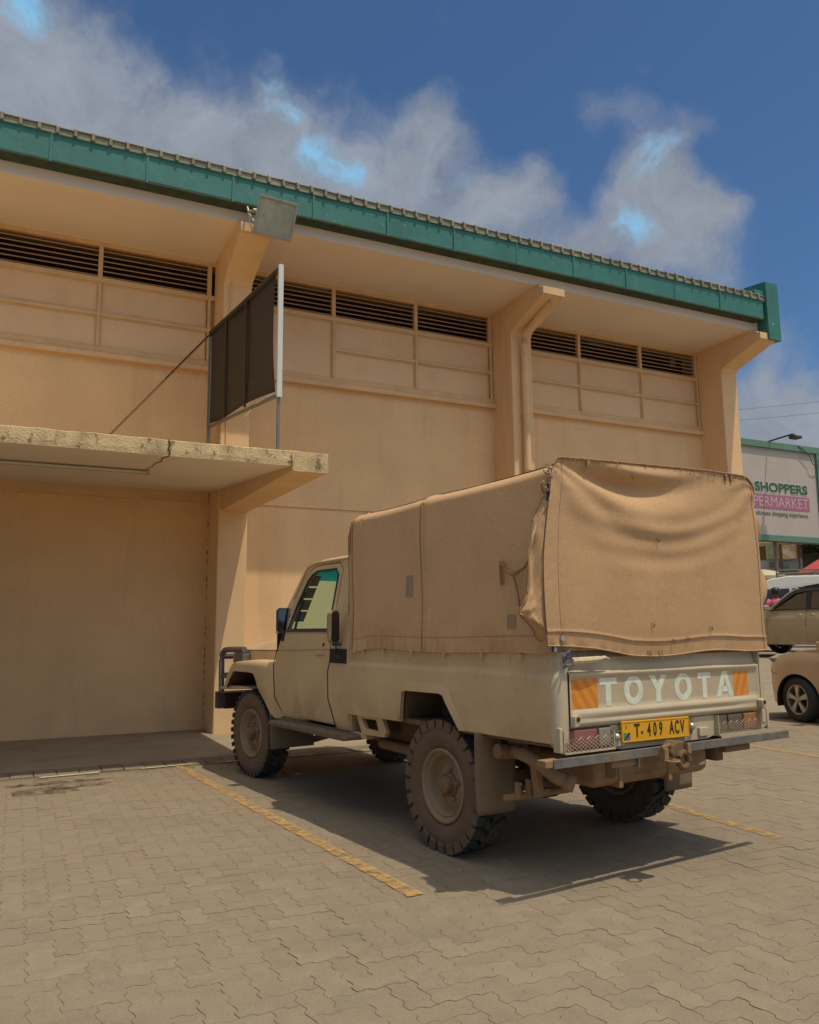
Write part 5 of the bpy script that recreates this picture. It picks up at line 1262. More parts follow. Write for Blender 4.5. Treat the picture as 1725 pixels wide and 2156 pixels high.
# right edge: the curtain's free strip waving outward
def rflap(u, v):
    prof = [(0, .905), (.08, .90), (.2, .912), (.35, .955), (.45, .985), (.55, .960), (.68, .925), (.75, .93), (.85, .915), (1, .885)]
    for (a_, xa), (c_, xc) in zip(prof, prof[1:]):
        if a_ <= v <= c_: xo = xa+(xc-xa)*(v-a_)/(c_-a_); break
    x = .872+(xo-.872)*u; return (x, -1.105+.03*math.sin(v*14)*u+.02*u, 1.24+.98*v)
b = MB(); b.grid(rflap, 6, 50); b.build('loose_flap', M['canvas'], cv, smooth='all', thick=.003)
# rope hooks along the bed
for y in (.93, .64, .28, -.09, -.47, -.82):
    b = MB(); b.tube([(-.872, y, 1.222), (-.885, y, 1.217), (-.884, y, 1.185), (-.873, y-.002, 1.178)], .006, 6, rs=[.008, .009, .006, .004]); b.build('rope_hook', M['paint'], tr, smooth=True)
for x in (-.35, .2): 
    b = MB(); b.tube([(x, -1.08, 1.215), (x, -1.10, 1.21), (x, -1.10, 1.18)], .005, 6); b.build('rope_hook', M['paint2'], tr, smooth=True)

# ================================================================== OTHER CARS
M['gold'] = mat('gold_car_paint', (.44, .345, .235), .28, .03, 2, coords='Object', spec=.6, metal=.25, dirt=[((.30, .22, .14), 4, .5, .8, .3, (1, 1, 1))])
M['silver'] = mat('beige_silver_paint', (.40, .355, .26), .33, .03, 2, coords='Object', spec=.6, metal=.2, streak=((.20, .14, .09), 2, .75, .3, .5, 4))
M['white'] = mat('white_car_paint', (.74, .76, .72), .25, .02, 2, coords='Object', spec=.6)
M['carglass'] = glass('car_glass', (.06, .13, .15), .13)
M['rubber'] = mat('car_tyre', (.03, .03, .028), .75, .1, 8, coords='Object')
M['alloy'] = mat('alloy_wheel', (.42, .39, .34), .35, .05, 8, coords='Object', metal=.6)
def car_wheel(parent, loc, r, rz, spokes=5, side=-1):
    w = empty('wheel', loc, rz); w.parent = parent; k = r/.31
    b = MB(); b.lathe([(-.085*k, .205*k), (-.098*k, .235*k), (-.100*k, .27*k), (-.085*k, .298*k), (-.05*k, .31*k), (.05*k, .31*k), (.085*k, .298*k), (.1*k, .26*k), (.085*k, .2*k)], (0, 0, 0), 'x', 40, cap=False); b.build('tyre', M['rubber'], w, smooth=True, angle=50)
    b = MB(); b.lathe([(-.088*k, .206*k), (-.094*k, .198*k), (-.086*k, .186*k), (-.03*k, .180*k), (.05*k, .178*k)], (0, 0, 0), 'x', 36, cap=False); b.build('rim', M['alloy'], w, smooth=True, angle=50)
    b = MB(); b.lathe([(-.02*k, .15*k), (-.015*k, 0)], (0, 0, 0), 'x', 24); b.build('brake_disc', M['grille'], w)
    b = MB()
    for s in range(spokes):
        a = 2*math.pi*s/spokes+.3
        def pt(r_, da, x): return (x, r_*math.cos(a+da), r_*math.sin(a+da))
        A = [pt(.03*k, -.9, -.082*k), pt(.09*k, -.26, -.088*k), (pt(.188*k, -.22, -.080*k))]; C_ = [pt(.03*k, .9, -.082*k), pt(.09*k, .26, -.088*k), (pt(.188*k, .22, -.080*k))]
        b.strip(A, C_); b.strip([(-.055*k, p[1]*.98, p[2]*.98) for p in A], A); b.strip(C_, [(-.055*k, p[1]*.98, p[2]*.98) for p in C_])
    b.lathe([(-.083*k, .045*k), (-.094*k, .035*k), (-.094*k, 0)], (0, 0, 0), 'x', 16); b.build('spokes', M['alloy'], w, smooth=True, angle=40)
    for s in range(5):
        a = 2*math.pi*s/5; b = MB(); b.lathe([(-.09*k, .008), (-.098*k, .008), (-.098*k, 0)], (0, .028*k*2*math.cos(a)*.62, .028*k*2*math.sin(a)*.62), 'x', 6); b.build('wheel_nut', M['grille'], w)
    return w
def shell(parent, name, ring, ys, m_, **k):
    """loft closed rings (x,z) along y"""
    b = MB(); rows = [[b.v((x, y, z)) for x, z in ring(y)] for y in ys]
    for A, B2 in zip(rows, rows[1:]):
        for q in range(len(A)-1): b.face([A[q], A[q+1], B2[q+1], B2[q]])
    b.face(rows[0]); b.face(rows[-1])
    return b.build(name, m_, parent, smooth=True, **k)
def interp(tab, y):
    if y <= tab[0][0]: return tab[0][1]
    for (a_, p), (c_, q) in zip(tab, tab[1:]):
        if y <= c_:
            t = (y-a_)/(c_-a_); t = t*t*(3-2*t) if False else t
            return p+(q-p)*t
    return tab[-1][1]
def make_car(root, W2, nose, tail, deck, hoodz, wheels, paint, zsill, belt, roofpts, winpts, wr=.31, arch=.365, doors=(), handles=(), headlamp=True):
    """root local: +y forward, left side at x=-W2. deck: table y->top z of lower body"""
    def plan(y):
        w = W2
        if y > nose-.75: w -= .52*((y-(nose-.75))/.75)**2.6
        if y < tail+.5: w -= .22*(((tail+.5)-y)/.5)**2.2
        return w
    for sgn in (-1, 1):
        def xf(y, z, s=sgn):
            zz = interp(deck, y); bulge = .035*math.sin(max(0, min(1, (z-zsill)/(zz-zsill)))*math.pi)-.05*max(0, (z-(zz-.12))/.12)**2
            return s*(plan(y)-.03+bulge)
        out = [(nose-.02, .42), (nose, .55), (nose-.005, .66), (nose-.05, interp(deck, nose)-.02)]
        ys = [nose-.05-(nose-.05-tail-.02)*k/40 for k in range(1, 41)]
        out += [(y, interp(deck, y)) for y in ys]+[(tail, .62), (tail+.02, .36)]
        bot = []
        for wy in sorted(wheels):
            a0 = math.asin(min(1, max(-1, (zsill-wr)/arch)))
            for k in range(0, 15):
                t = math.pi-a0-(math.pi-2*a0)*k/14; bot.append((wy+arch*math.cos(t), wr+arch*math.sin(t)))
        out += [(tail+.25, zsill)]+bot+[(nose-.20, zsill+.03)]
        zc_ = [.4, .5, .6, .7, .8, .9, 1.0]
        panel(out, xf, 0, zcuts=[z for z in zc_ if z < max(q[1] for q in deck)], ycuts=[nose-.7+.1*k for k in range(7)]+[tail+.1*k for k in range(1, 5)]).build('body_side', paint, root, smooth=True, angle=60)
        for wy in wheels:
            b = MB(); pts = []
            for k in range(0, 15):
                t = math.pi*k/14; pts.append((wy+arch*math.cos(t), wr+arch*math.sin(t)))
            pts = [(wy+arch, .2)]+pts+[(wy-arch, .2)]
            b.strip([(sgn*(W2-.03), y, z) for y, z in pts], [(sgn*(W2-.35), y, z) for y, z in pts]); b.prism([(y, z) for y, z in pts], 'x', sgn*(W2-.36), sgn*(W2-.37)); b.build('wheel_arch', M['black'], root)
        for y in doors:
            b = MB(); zz = interp(deck, y); b.tube([(xf(y, z), y+.01*math.sin(z*3), z) for z in (zsill+.02, .5, .7, .9, zz-.02)], .004, 4); b.build('door_gap', M['black'], root)
        for y in handles:
            b = MB(); hz = interp(deck, y)-.12; b.tube([(xf(y, hz)-0, y-.08, hz), (xf(y, hz)+sgn*.025, y-.05, hz+.004), (xf(y, hz)+sgn*.025, y+.05, hz+.004), (xf(y, hz), y+.08, hz)], .010, 6); b.build('door_handle', M['chrome'], root, smooth=True)
        # mirror
        my = winpts[0][0]+.02; mz = winpts[0][1]+.06
        b = MB(); b.prism([(sgn*(W2-.04), mz-.04), (sgn*(W2+.05), mz-.07), (sgn*(W2+.19), mz-.06), (sgn*(W2+.20), mz+.06), (sgn*(W2+.06), mz+.07)], 'y', my-.05, my+.09); b.build('wing_mirror', paint, root, bevel=.025, smooth=True)
        # side windows
        for wi, wp in enumerate(winpts[1:]):
            def wx(z, s=sgn): return s*(W2-.055-(z-belt)*.28)
            b = MB(); b.poly([(wx(z)+sgn*.004, y, z) for y, z in wp]); b.build('window', M['carglass'], root)
            b = MB(); q = [(wx(z)+sgn*.004, y, z) for y, z in wp]; b.tube(q+[q[0]], .012, 5); b.build('window_trim', M['black'], root)
    # top skin of lower body (bonnet etc.)
    def top(u, v):
        y = tail+.02+(nose-.07-tail-.02)*u; w = plan(y)-.075; e = 2*v-1; zt = interp(deck, y)
        return (w*e, y, zt-.002+.055*(1-abs(e)**2.4))
    b = MB(); b.grid(top, 60, 14); b.build('bonnet', paint, root, smooth='all')
    b = MB(); b.grid(lambda u, v: ((2*u-1)*(plan(nose)-.03+.02*math.sin(v*3)), nose-.055+.055*math.sin(min(1, (1-v)*1.6)*math.pi/2)+.10*(1-(2*u-1)**2), .30+(interp(deck, nose)-.30)*v), 12, 8); b.build('front_bumper', paint, root, smooth='all')
    b = MB(); b.grid(lambda u, v: ((2*u-1)*(plan(tail)-.03), tail+.0-.05*(1-(2*u-1)**2), .36+(interp(deck, tail)-.36)*v), 8, 4); b.build('tail_panel', paint, root, smooth='all')
    # roof and pillars from roofpts (y,z) front to back
    def roofx(z): return W2-.055-(z-belt)*.28
    n_ = len(roofpts)
    b = MB(); rows = []
    for (y, z) in roofpts:
        w = roofx(z); rows.append([b.v((w*e, y, z-.03+.05*(1-abs(e)**2.5))) for e in (-1, -.97, -.9, -.7, -.35, 0, .35, .7, .9, .97, 1)])
    for A, B2 in zip(rows, rows[1:]):
        for q in range(10): b.face([A[q], A[q+1], B2[q+1], B2[q]])
    b.build('roof', paint, root, smooth='all')
    return plan
# gold hatchback two bays to the right, nose to the building
gc = empty('gold_car', (10.92, 8.15, 0), 0, label='gold car at the right edge with five spoke alloy wheel and open black wheel arch', cat='car')
deck = [(-3.4, .95), (-2.6, 1.02), (-.9, 1.06), (-.35, 1.03), (.05, .985), (.35, .92), (.62, .84), (.80, .76)]
make_car(gc, .86, .80, -3.4, deck, .9, (0, -2.55), M['gold'], .22, 1.02,
    [(-.52, 1.05), (-.80, 1.20), (-1.25, 1.43), (-1.5, 1.49), (-2.4, 1.50), (-3.0, 1.42), (-3.3, 1.15)],
    [(-.62, 1.02), [(-.62, 1.04), (-.98, 1.27), (-1.32, 1.42), (-1.75, 1.44), (-1.75, 1.04)], [(-1.83, 1.04), (-1.83, 1.44), (-2.5, 1.43), (-2.75, 1.05)]], doors=(-.45, -1.79, -2.4), handles=(-1.6, -2.45))
b = MB(); b.strip([(-.58, -.50, 1.08), (0, -.42, 1.10), (.58, -.50, 1.08)], [(-.50, -1.22, 1.42), (0, -1.16, 1.46), (.50, -1.22, 1.42)]); b.build('windscreen', M['carglass'], gc)
b = MB(); b.prism([(-.70, .88), (-.50, .93), (-.38, .90), (-.60, .80)], 'y', .40, .60); b.build('headlamp', M['clearlens'], gc, bevel=.02)
for s in (-1, 1):
    gpx = lambda y: s*(.86-.52*(max(0, y-.05)/.75)**2.6+.004)
    b = MB(); b.tube([(gpx(y), y, .667) for y in (.36, .44, .52, .60, .68)], .004, 4); b.build('bumper_gap', M['black'], gc)
    b = MB(); b.tube([(gpx(.60), .60, .672), (gpx(.585)-s*.003, .585, .74), (gpx(.56)-s*.015, .56, .80)], .004, 4); b.build('lamp_gap', M['black'], gc)
    w_ = car_wheel(gc, (s*(.86-.115), 0, .312), .322, (R(-12) if s < 0 else math.pi-R(12)), 5)
    car_wheel(gc, (s*(.86-.115), -2.55, .312), .322, 0 if s < 0 else math.pi, 5)
MB().box(-.6, .6, -3.0, .3, .30, .75).build('floor', M['dark'], gc)
# silver people carrier beyond
GZ = .66
vn = empty('people_carrier', (17.12, 13.36, GZ), math.atan2(.08, .997), label='beige silver people carrier standing side on behind the gold car', cat='people carrier')
deck = [(-2.5, 1.02), (-2.0, 1.08), (.0, 1.07), (.6, 1.04), (1.0, 1.00), (1.6, .93), (2.0, .82), (2.15, .72)]
make_car(vn, .83, 2.15, -2.5, deck, .95, (1.32, -1.62), M['silver'], .26, 1.06,
    [(.62, 1.10), (.42, 1.22), (.10, 1.45), (-.10, 1.56), (-.36, 1.645), (-.86, 1.70), (-1.6, 1.70), (-2.2, 1.62), (-2.45, 1.30)],
    [(.45, 1.06), [(.38, 1.08), (.36, 1.12), (.10, 1.33), (-.16, 1.49), (-.40, 1.545), (-.44, 1.545), (-.44, 1.08)], [(-.56, 1.08), (-.56, 1.55), (-1.35, 1.55), (-1.40, 1.08)], [(-1.50, 1.08), (-1.48, 1.54), (-2.1, 1.48), (-2.3, 1.10)]], doors=(.55, -.46, -1.42), handles=(-.28, -.60))
b = MB(); b.strip([(-.60, .66, 1.12), (0, .74, 1.14), (.60, .66, 1.12)], [(-.55, -.14, 1.60), (0, -.08, 1.63), (.55, -.14, 1.60)]); b.build('windscreen', M['carglass'], vn)
for s in (-1, 1):
    b = MB()
    for p in ([(s*.775, .47, 1.09), (s*.765, .33, 1.20), (s*.70, .02, 1.44), (s*.665, -.22, 1.56)],): b.tube(p, .028, 6)
    b.build('pillar', M['silver'], vn, smooth=True)
    for y in (-.50, -1.45): MB().box(min(s*.66, s*.785), max(s*.66, s*.785)-.0, y-.045, y+.045, 1.07, 1.07+.02).build('pillar_foot', M['black'], vn)
    for y in (-.50, -1.44):
        b = MB(); b.poly([(s*.778, y-.06, 1.07), (s*.778, y+.06, 1.07), (s*.646, y+.06, 1.55), (s*.646, y-.06, 1.55)]); b.build('pillar', M['black'], vn)
    b = MB(); b.strip([(s*.79, .40, 1.16), (s*.70, -.14, 1.515), (s*.67, -.44, 1.56), (s*.66, -1.4, 1.57)], [(s*.79, .36, 1.10), (s*.715, -.16, 1.44), (s*.69, -.44, 1.49), (s*.68, -1.4, 1.50)]); b.build('wind_deflector', M['grille'], vn)
    for wy in (1.32, -1.62): car_wheel(vn, (s*.72, wy, .315), .325, 0 if s < 0 else math.pi, 5)
for x in (-.38, .38):
    b = MB(); b.box(x-.22, x+.22, -.45, -.30, .75, 1.22); b.box(x-.10, x+.10, -.43, -.34, 1.24, 1.40); b.build('seat', mat('car_seat', (.09, .085, .075), .8, .1, 5), vn, bevel=.03)
MB().box(-.70, .70, -2.3, 1.6, .32, .60).build('floor', M['dark'], vn)
MB().box(-.74, .74, -.2, .55, .95, 1.08).build('dashboard', M['black'], vn, bevel=.03)
b = MB(); b.prism([(-.93, .40), (-.83, .40), (-.83, .62)], 'y', -2.45, -2.35); b.build('mud_guard', M['black'], vn)
# white van with a roof rack behind it
u_ = math.atan2(-.78, .63)
wv = empty('white_van', (20.3, 16.3, GZ), u_, label='white van with a roof rack, mostly hidden behind the people carrier', cat='van')
def vring(e): return e
b = MB(); pr = [(-2.4, .3), (2.3, .3), (2.3, 1.75), (2.22, 1.95), (2.0, 2.08), (-.1, 2.10), (-.55, 2.03), (-.95, 1.90), (-1.35, 1.70), (-1.75, 1.30), (-2.35, 1.10)]
rows = []
for yy, k in ((-.85, .96), (-.80, 1.0), (.80, 1.0), (.85, .96)): rows.append([b.v((x, yy+ (0.10 if yy < 0 else -.10)*max(0, (z-1.1))/1.0, z if z < 2 else z*(k*.02+.98))) for x, z in pr])
for A, B2 in zip(rows, rows[1:]):
    for q in range(len(pr)): b.face([A[q], A[(q+1) % len(pr)], B2[(q+1) % len(pr)], B2[q]])
b.face(rows[0][::-1]); b.face(rows[-1]); b.build('body', M['white'], wv, bevel=.03)
def wyv(z): return -.858+.10*max(0, z-1.1)
for wp in ([(-1.20, 1.12), (-.86, 1.72), (-.10, 1.74), (-.10, 1.12)], [(-.02, 1.12), (-.02, 1.74), (.95, 1.74), (.95, 1.12)], [(1.05, 1.12), (1.05, 1.74), (2.1, 1.72), (2.15, 1.12)]):
    b = MB(); b.poly([(x, wyv(z)-.004, z) for x, z in wp]); b.build('window', mat('tinted_glass', (.035, .05, .065), .12, .1, 3), wv)
MB().box(.1, .42, -.812, -.806, 1.42, 1.62).build('window_sticker', mat('sticker', (.35, .40, .38), .6, .2, 30), wv)
rk = empty('roof_rack', (0, 0, 0)); rk.parent = wv
for y0 in (-.66, .66):
    for z0 in (2.17, 2.26):
        b = MB(); b.tube([(-.40, y0, z0), (1.9, y0, z0)], .022 if z0 > 2.2 else .030, 8); b.build('side_rail', M['galv'], rk, smooth=True)
    b = MB()
    for x in (-.40, .1, .78, 1.3, 1.9): b.tube([(x, y0, 2.05), (x, y0, 2.26)], .018, 6)
    b.build('rack_leg', M['galv'], rk)
b = MB()
for x in (-.4, .1, .6, 1.1, 1.6, 1.9): b.tube([(x, -.66, 2.17), (x, .66, 2.17)], .016, 6)
b.build('cross_bar', M['galv'], rk)
for x in (-1.5, 1.5):
    for s in (-1, 1): car_wheel(wv, (x, s*.74, .31), .32, R(90) if s < 0 else R(-90), 5)

# ------------------------------------------------------------------ person in pink behind the people carrier
per = empty('person', (18.30, 15.25, GZ), R(150), label='person in a pink shirt and dark helmet standing behind the people carrier', cat='person')
bm = bmesh.new(); sk = bm.verts.layers.skin.verify()
J = {'pel': (0, 0, .92, .13, .10), 'wai': (0, 0, 1.06, .12, .09), 'che': (0, 0, 1.26, .155, .10), 'nec': (0, 0, 1.42, .055, .055), 'hd0': (0, .01, 1.50, .065, .07), 'hd1': (0, .015, 1.60, .08, .095), 'hd2': (0, .01, 1.67, .05, .06),
     'ls': (-.18, 0, 1.37, .055, .055), 'le': (-.25, -.02, 1.10, .042, .042), 'lw': (-.24, .08, .86, .03, .03), 'lh': (-.235, .11, .78, .035, .022), 'rs': (.18, 0, 1.37, .055, .055), 're': (.25, -.02, 1.10, .042, .042), 'rw': (.24, .08, .86, .03, .03), 'rh': (.235, .11, .78, .035, .022),
     'lhp': (-.09, 0, .86, .09, .09), 'lk': (-.10, .02, .48, .06, .06), 'la': (-.10, -.02, .09, .04, .04), 'lf': (-.10, .12, .04, .04, .03), 'rhp': (.09, 0, .86, .09, .09), 'rk': (.10, .02, .48, .06, .06), 'ra': (.10, -.02, .09, .04, .04), 'rf': (.10, .12, .04, .04, .03)}
V_ = {}
for k, (x, y, z, rx, ry) in J.items():
    V_[k] = bm.verts.new((x, y, z)); V_[k][sk].radius = (rx, ry)
V_['pel'][sk].use_root = True
for a_, c_ in ('pel wai', 'wai che', 'che nec', 'nec hd0', 'hd0 hd1', 'hd1 hd2', 'che ls', 'ls le', 'le lw', 'lw lh', 'che rs', 'rs re', 're rw', 'rw rh', 'pel lhp', 'lhp lk', 'lk la', 'la lf', 'pel rhp', 'rhp rk', 'rk ra', 'ra rf') if False else [s_.split() for s_ in ('pel wai', 'wai che', 'che nec', 'nec hd0', 'hd0 hd1', 'hd1 hd2', 'che ls', 'ls le', 'le lw', 'lw lh', 'che rs', 'rs re', 're rw', 'rw rh', 'pel lhp', 'lhp lk', 'lk la', 'la lf', 'pel rhp', 'rhp rk', 'rk ra', 'ra rf')]: bm.edges.new((V_[a_], V_[c_]))
me = bpy.data.meshes.new('body'); bm.to_mesh(me); bm.free()
body = bpy.data.objects.new('body', me); COL.objects.link(body); body.parent = per
body.modifiers.new('skin', 'SKIN'); sd = body.modifiers.new('smooth', 'SUBSURF'); sd.levels = 1; sd.render_levels = 1
me.materials.append(mat('skin', (.16, .075, .045), .6, .05, 5))
b = MB(); b.lathe([(1.02, .17), (1.10, .165), (1.28, .195), (1.38, .17), (1.435, .075)], (0, 0, 0), 'z', 20)
for v_ in b.bm.verts: v_.co.y *= .72
for s in (-1, 1): b.tube([(s*.15, 0, 1.385), (s*.215, -.01, 1.28), (s*.245, -.015, 1.15)], .066, 12, rs=[.062, .066, .064])
b.build('shirt', mat('pink_shirt', (.55, .13, .20), .85, .08, 9), per, smooth='all')
b = MB(); b.lathe([(.80, .15), (.90, .175), (1.03, .172)], (0, 0, 0), 'z', 18)
for v_ in b.bm.verts: v_.co.y *= .78
for s in (-1, 1): b.tube([(s*.09, 0, .90), (s*.10, .02, .50), (s*.10, -.02, .10)], .08, 12, rs=[.105, .078, .062])
b.build('trousers', mat('dark_trousers', (.04, .04, .055), .85, .1, 9), per, smooth='all')
b = MB(); b.lathe([(1.545, .122), (1.58, .132), (1.63, .130), (1.68, .108), (1.715, .065), (1.725, 0)], (0, .0, 0), 'z', 20); b.build('helmet', mat('black_helmet', (.02, .02, .02), .15, .05, 5), per, smooth='all')
b = MB(); b.box(-.02, .02, .105, .125, 1.535, 1.57); b.box(-.05, -.03, .10, .108, 1.57, 1.58); b.box(.03, .05, .10, .108, 1.57, 1.58); b.box(-.03, .03, .098, .106, 1.50, 1.51); b.build('face', mat('face_dark', (.07, .03, .02), .6), per, bevel=.005)

# ------------------------------------------------------------------ billboard
BO = (23.0, 20.2, 0.6)
sb = empty('billboard', BO, label='large white billboard with green frame advertising a shoppers supermarket', cat='billboard')
M['bb_frame'] = mat('billboard_green', (.115, .235, .17), .6, .08, 3)
M['bb_face'] = mat('billboard_skin', (.46, .42, .37), .6, .05, 1.2, dirt=[((.36, .31, .26), 1.5, .5, .8, .4, (1, 1, .2))])
def pbb(b, n_, m_, **k): return b.build(n_, m_, sb, BO, **k)
b = MB(); b.box(19.2, 26.62, 20.0, 20.06, 4.55, 7.72); pbb(b, 'face', M['bb_face'])
for (x0, x1, z0, z1) in ((19.0, 26.80, 7.72, 7.96), (19.0, 26.80, 4.33, 4.55)): pbb(MB().box(x0, x1, 19.90, 20.25, z0, z1), 'frame_bar', M['bb_frame'], bevel=.01)
for x in (19.0, 26.62): pbb(MB().box(x, x+.18, 19.905, 20.245, 4.551, 7.719), 'frame_post', M['bb_frame'], bevel=.01)
for x in (20.6, 24.4): b = MB(); b.tube([(x, 20.2, .5), (x, 20.2, 4.35)], .065, 12); pbb(b, 'column', mat('pole_paint', (.20, .17, .13), .6, .1, 5), smooth=True)
b = MB(); b.tube([(24.15, 20.0, 7.96), (24.18, 19.4, 8.0), (24.2, 18.95, 8.02)], .03, 8); pbb(b, 'lamp_arm', M['black'], smooth=True)
b = MB(); b.box(24.02, 24.38, 18.72, 19.0, 7.83, 7.93); b.box(24.12, 24.26, 18.9, 19.08, 7.93, 8.03); pbb(b, 'lamp_head', M['grille'], bevel=.02)
b = MB(); b.tube([(25.6, 19.9, 7.93), (25.9, 19.86, 7.78), (26.2, 19.86, 7.55), (26.3, 19.86, 7.30), (26.5, 19.86, 7.22), (26.68, 19.86, 7.32), (26.72, 19.88, 7.5)], .015, 5); pbb(b, 'hanging_cable', M['black'], smooth=True)
M['bb_green'] = mat('logo_green', (.045, .10, .05), .6, .02, 3); M['bb_halo'] = mat('logo_halo', (.50, .62, .54), .6, .02, 3); M['bb_pink'] = mat('logo_plum', (.36, .15, .20), .6, .02, 3); M['bb_pale'] = mat('logo_pale', (.60, .42, .50), .6, .02, 3)
rotx = Matrix.Rotation(R(90), 3, 'X')
def fit_text(s, name, x0, x1, z0, z1, m_, yy, off=0.0):
    o = text_mesh(s, name, .5, Vector((0, 0, 0)), Matrix.Identity(3), m_, sb, offset=off, align='LEFT')
    me = o.data; xs = [v.co.x for v in me.vertices]; ys = [v.co.y for v in me.vertices]
    sx = (x1-x0)/(max(xs)-min(xs)); sy = (z1-z0)/(max(ys)-min(ys)); mx, my = min(xs), min(ys)
    for v in me.vertices:
        x, y, z = v.co; v.co = (x0+(x-mx)*sx-BO[0], yy-BO[1]-z, z0+(y-my)*sy-BO[2])
    return o
fit_text('SHOPPERS', 'lettering', 23.30, 26.10, 6.08, 6.50, M['bb_halo'], 19.990, .028)
fit_text('SHOPPERS', 'lettering', 23.33, 26.07, 6.11, 6.47, M['bb_green'], 19.985, .016)
pbb(MB().box(22.55, 26.12, 19.990, 19.999, 5.50, 6.02), 'logo_bar', M['bb_pink'])
fit_text('SUPERMARKET', 'lettering', 22.62, 26.05, 5.58, 5.95, M['bb_pale'], 19.985, -.004)
fit_text('the ultimate shopping experience', 'tagline', 22.95, 26.0, 5.20, 5.43, M['bb_green'], 19.99, -.002)

# ------------------------------------------------------------------ shops behind
SA = math.atan2(-.78, .63); SO = Vector((29.3, 24.2, GZ-.05))
sh = empty('shop_building', tuple(SO), SA, label='low shopfront under the billboard with green and orange posters over a brown awning', cat='shop')
M['shopwall'] = mat('shop_wall', (.36, .29, .21), .9, .15, 2, coords='Object'); M['awn'] = mat('brown_awning', (.45, .30, .17), .8, .1, 2, coords='Object')
MB().box(-5, 1.0, .6, 5, 0, 4.55).build('wall', M['shopwall'], sh)
b = MB(); b.prism([(-.6, 4.10), (-.6, 4.28), (5.2, 4.75), (5.2, 4.55)], 'x', -5.2, 1.05); b.build('awning', M['awn'], sh, bevel=.02)
def poster(name, x0, x1, z0, z1, y, cols, sc_=2.0):
    m_ = bpy.data.materials.new(name); m_.use_nodes = True; n = m_.node_tree.nodes; l = m_.node_tree.links; bs = n['Principled BSDF']; bs.inputs['Roughness'].default_value = .6
    t_ = n.new('ShaderNodeTexCoord'); z_ = n.new('ShaderNodeTexNoise'); z_.inputs['Scale'].default_value = sc_; z_.inputs['Detail'].default_value = 3; l.new(t_.outputs['Object'], z_.inputs[0])
    r_ = n.new('ShaderNodeValToRGB'); l.new(z_.outputs['Fac'], r_.inputs[0]); r_.color_ramp.elements[0].position = .38; r_.color_ramp.elements[1].position = .62
    r_.color_ramp.elements[0].color = (*cols[0], 1); r_.color_ramp.elements[1].color = (*cols[1], 1)
    if len(cols) > 2: e = r_.color_ramp.elements.new(.5); e.color = (*cols[2], 1)
    l.new(r_.outputs[0], bs.inputs['Base Color'])
    MB().box(x0, x1, y-.03, y, z0, z1).build('poster', m_, sh)
poster('poster_green', -.40, .12, 3.52, 4.12, -.85, ((.20, .28, .10), (.42, .46, .22), (.30, .36, .15)))
poster('poster_orange', .22, .78, 3.50, 4.10, -.85, ((.70, .45, .15), (.70, .58, .42), (.55, .28, .15)), 3)
b = MB(); b.lathe([(-.888, .16), (-.884, .16)], (-.15, 0, 3.83), 'y', 24); b.build('poster_roundel', mat('roundel', (.30, .32, .18), .6, .1, 9), sh)
poster('poster_low', -.30, .10, 3.18, 3.40, -.80, ((.30, .07, .06), (.20, .20, .17), (.10, .12, .10)), 6)
poster('poster_low2', .20, .45, 3.18, 3.42, -.80, ((.08, .20, .13), (.22, .30, .24)), 6)
for x in (.16, .84, -1.6): MB().box(x-.035, x+.035, -.96, -.89, 0, 4.14).build('post', mat('brown_post', (.10, .055, .03), .8, .1, 5), sh)
MB().box(-.7, .95, -.79, -.74, 3.08, 3.50).build('sign_backing', mat('pale_board', (.30, .31, .29), .7, .1, 4), sh)
MB().box(-.32, -.02, -.10, -.04, 2.2, 3.07).build('door_sign', mat('dark_green_board', (.02, .05, .03), .6, .1, 5), sh)
o = text_mesh('9', 'sign_number', .30, Vector((-.17, -.108, 2.92)), rotx, mat('sign_white', (.45, .5, .45), .6), sh)
# parasols
def parasol(name, loc, r, h_, m_, label, cat, rib=8, drop=.28):
    p_ = empty(name, loc, label=label, cat=cat)
    b = MB(); c0 = b.v((0, 0, h_)); n_ = rib*4; r1, r2 = [], []
    for k in range(n_):
        a = 2*math.pi*k/n_; s_ = 1-.05*abs(math.sin(a*rib/2)); r1.append(b.v((r*.5*math.cos(a)*s_, r*.5*math.sin(a)*s_, h_-drop*.28-.02*abs(math.sin(a*rib/2))))); r2.append(b.v((r*math.cos(a)*s_, r*math.sin(a)*s_, h_-drop-.0*abs(math.sin(a*rib/2)))))
    r3 = [b.v((v.co.x, v.co.y, v.co.z-.12-.03*abs(math.sin(k*math.pi/4)))) for k, v in enumerate(r2)]
    for k in range(n_):
        q = (k+1) % n_; b.face([c0, r1[k], r1[q]]); b.face([r1[k], r2[k], r2[q], r1[q]]); b.face([r2[k], r3[k], r3[q], r2[q]])
    b.build('canopy', m_, p_, smooth=True, angle=30)
    b = MB(); b.tube([(0, 0, 0), (0, 0, h_+.05)], .022, 8); b.build('pole', M['galv'], p_, smooth=True)
    b = MB()
    for k in range(rib):
        a = 2*math.pi*k/rib; b.tube([(0, 0, h_-.03), (r*.97*math.cos(a), r*.97*math.sin(a), h_-drop-.02)], .008, 4)
    b.build('ribs', M['galv'], p_); return p_
ru = parasol('red_parasol', (25.35, 18.35, GZ), 1.45, 3.12, mat('red_canvas', (.50, .07, .07), .8, .05, 3, coords='Object'), 'faded red street parasol rising above the white van roof rack', 'parasol', drop=.62)
parasol('cream_parasol', (22.95, 19.55, GZ), .75, 2.62, mat('cream_canvas', (.50, .44, .32), .85, .1, 6, coords='Object'), 'small cream parasol half hidden by the truck canvas', 'parasol', drop=.25)

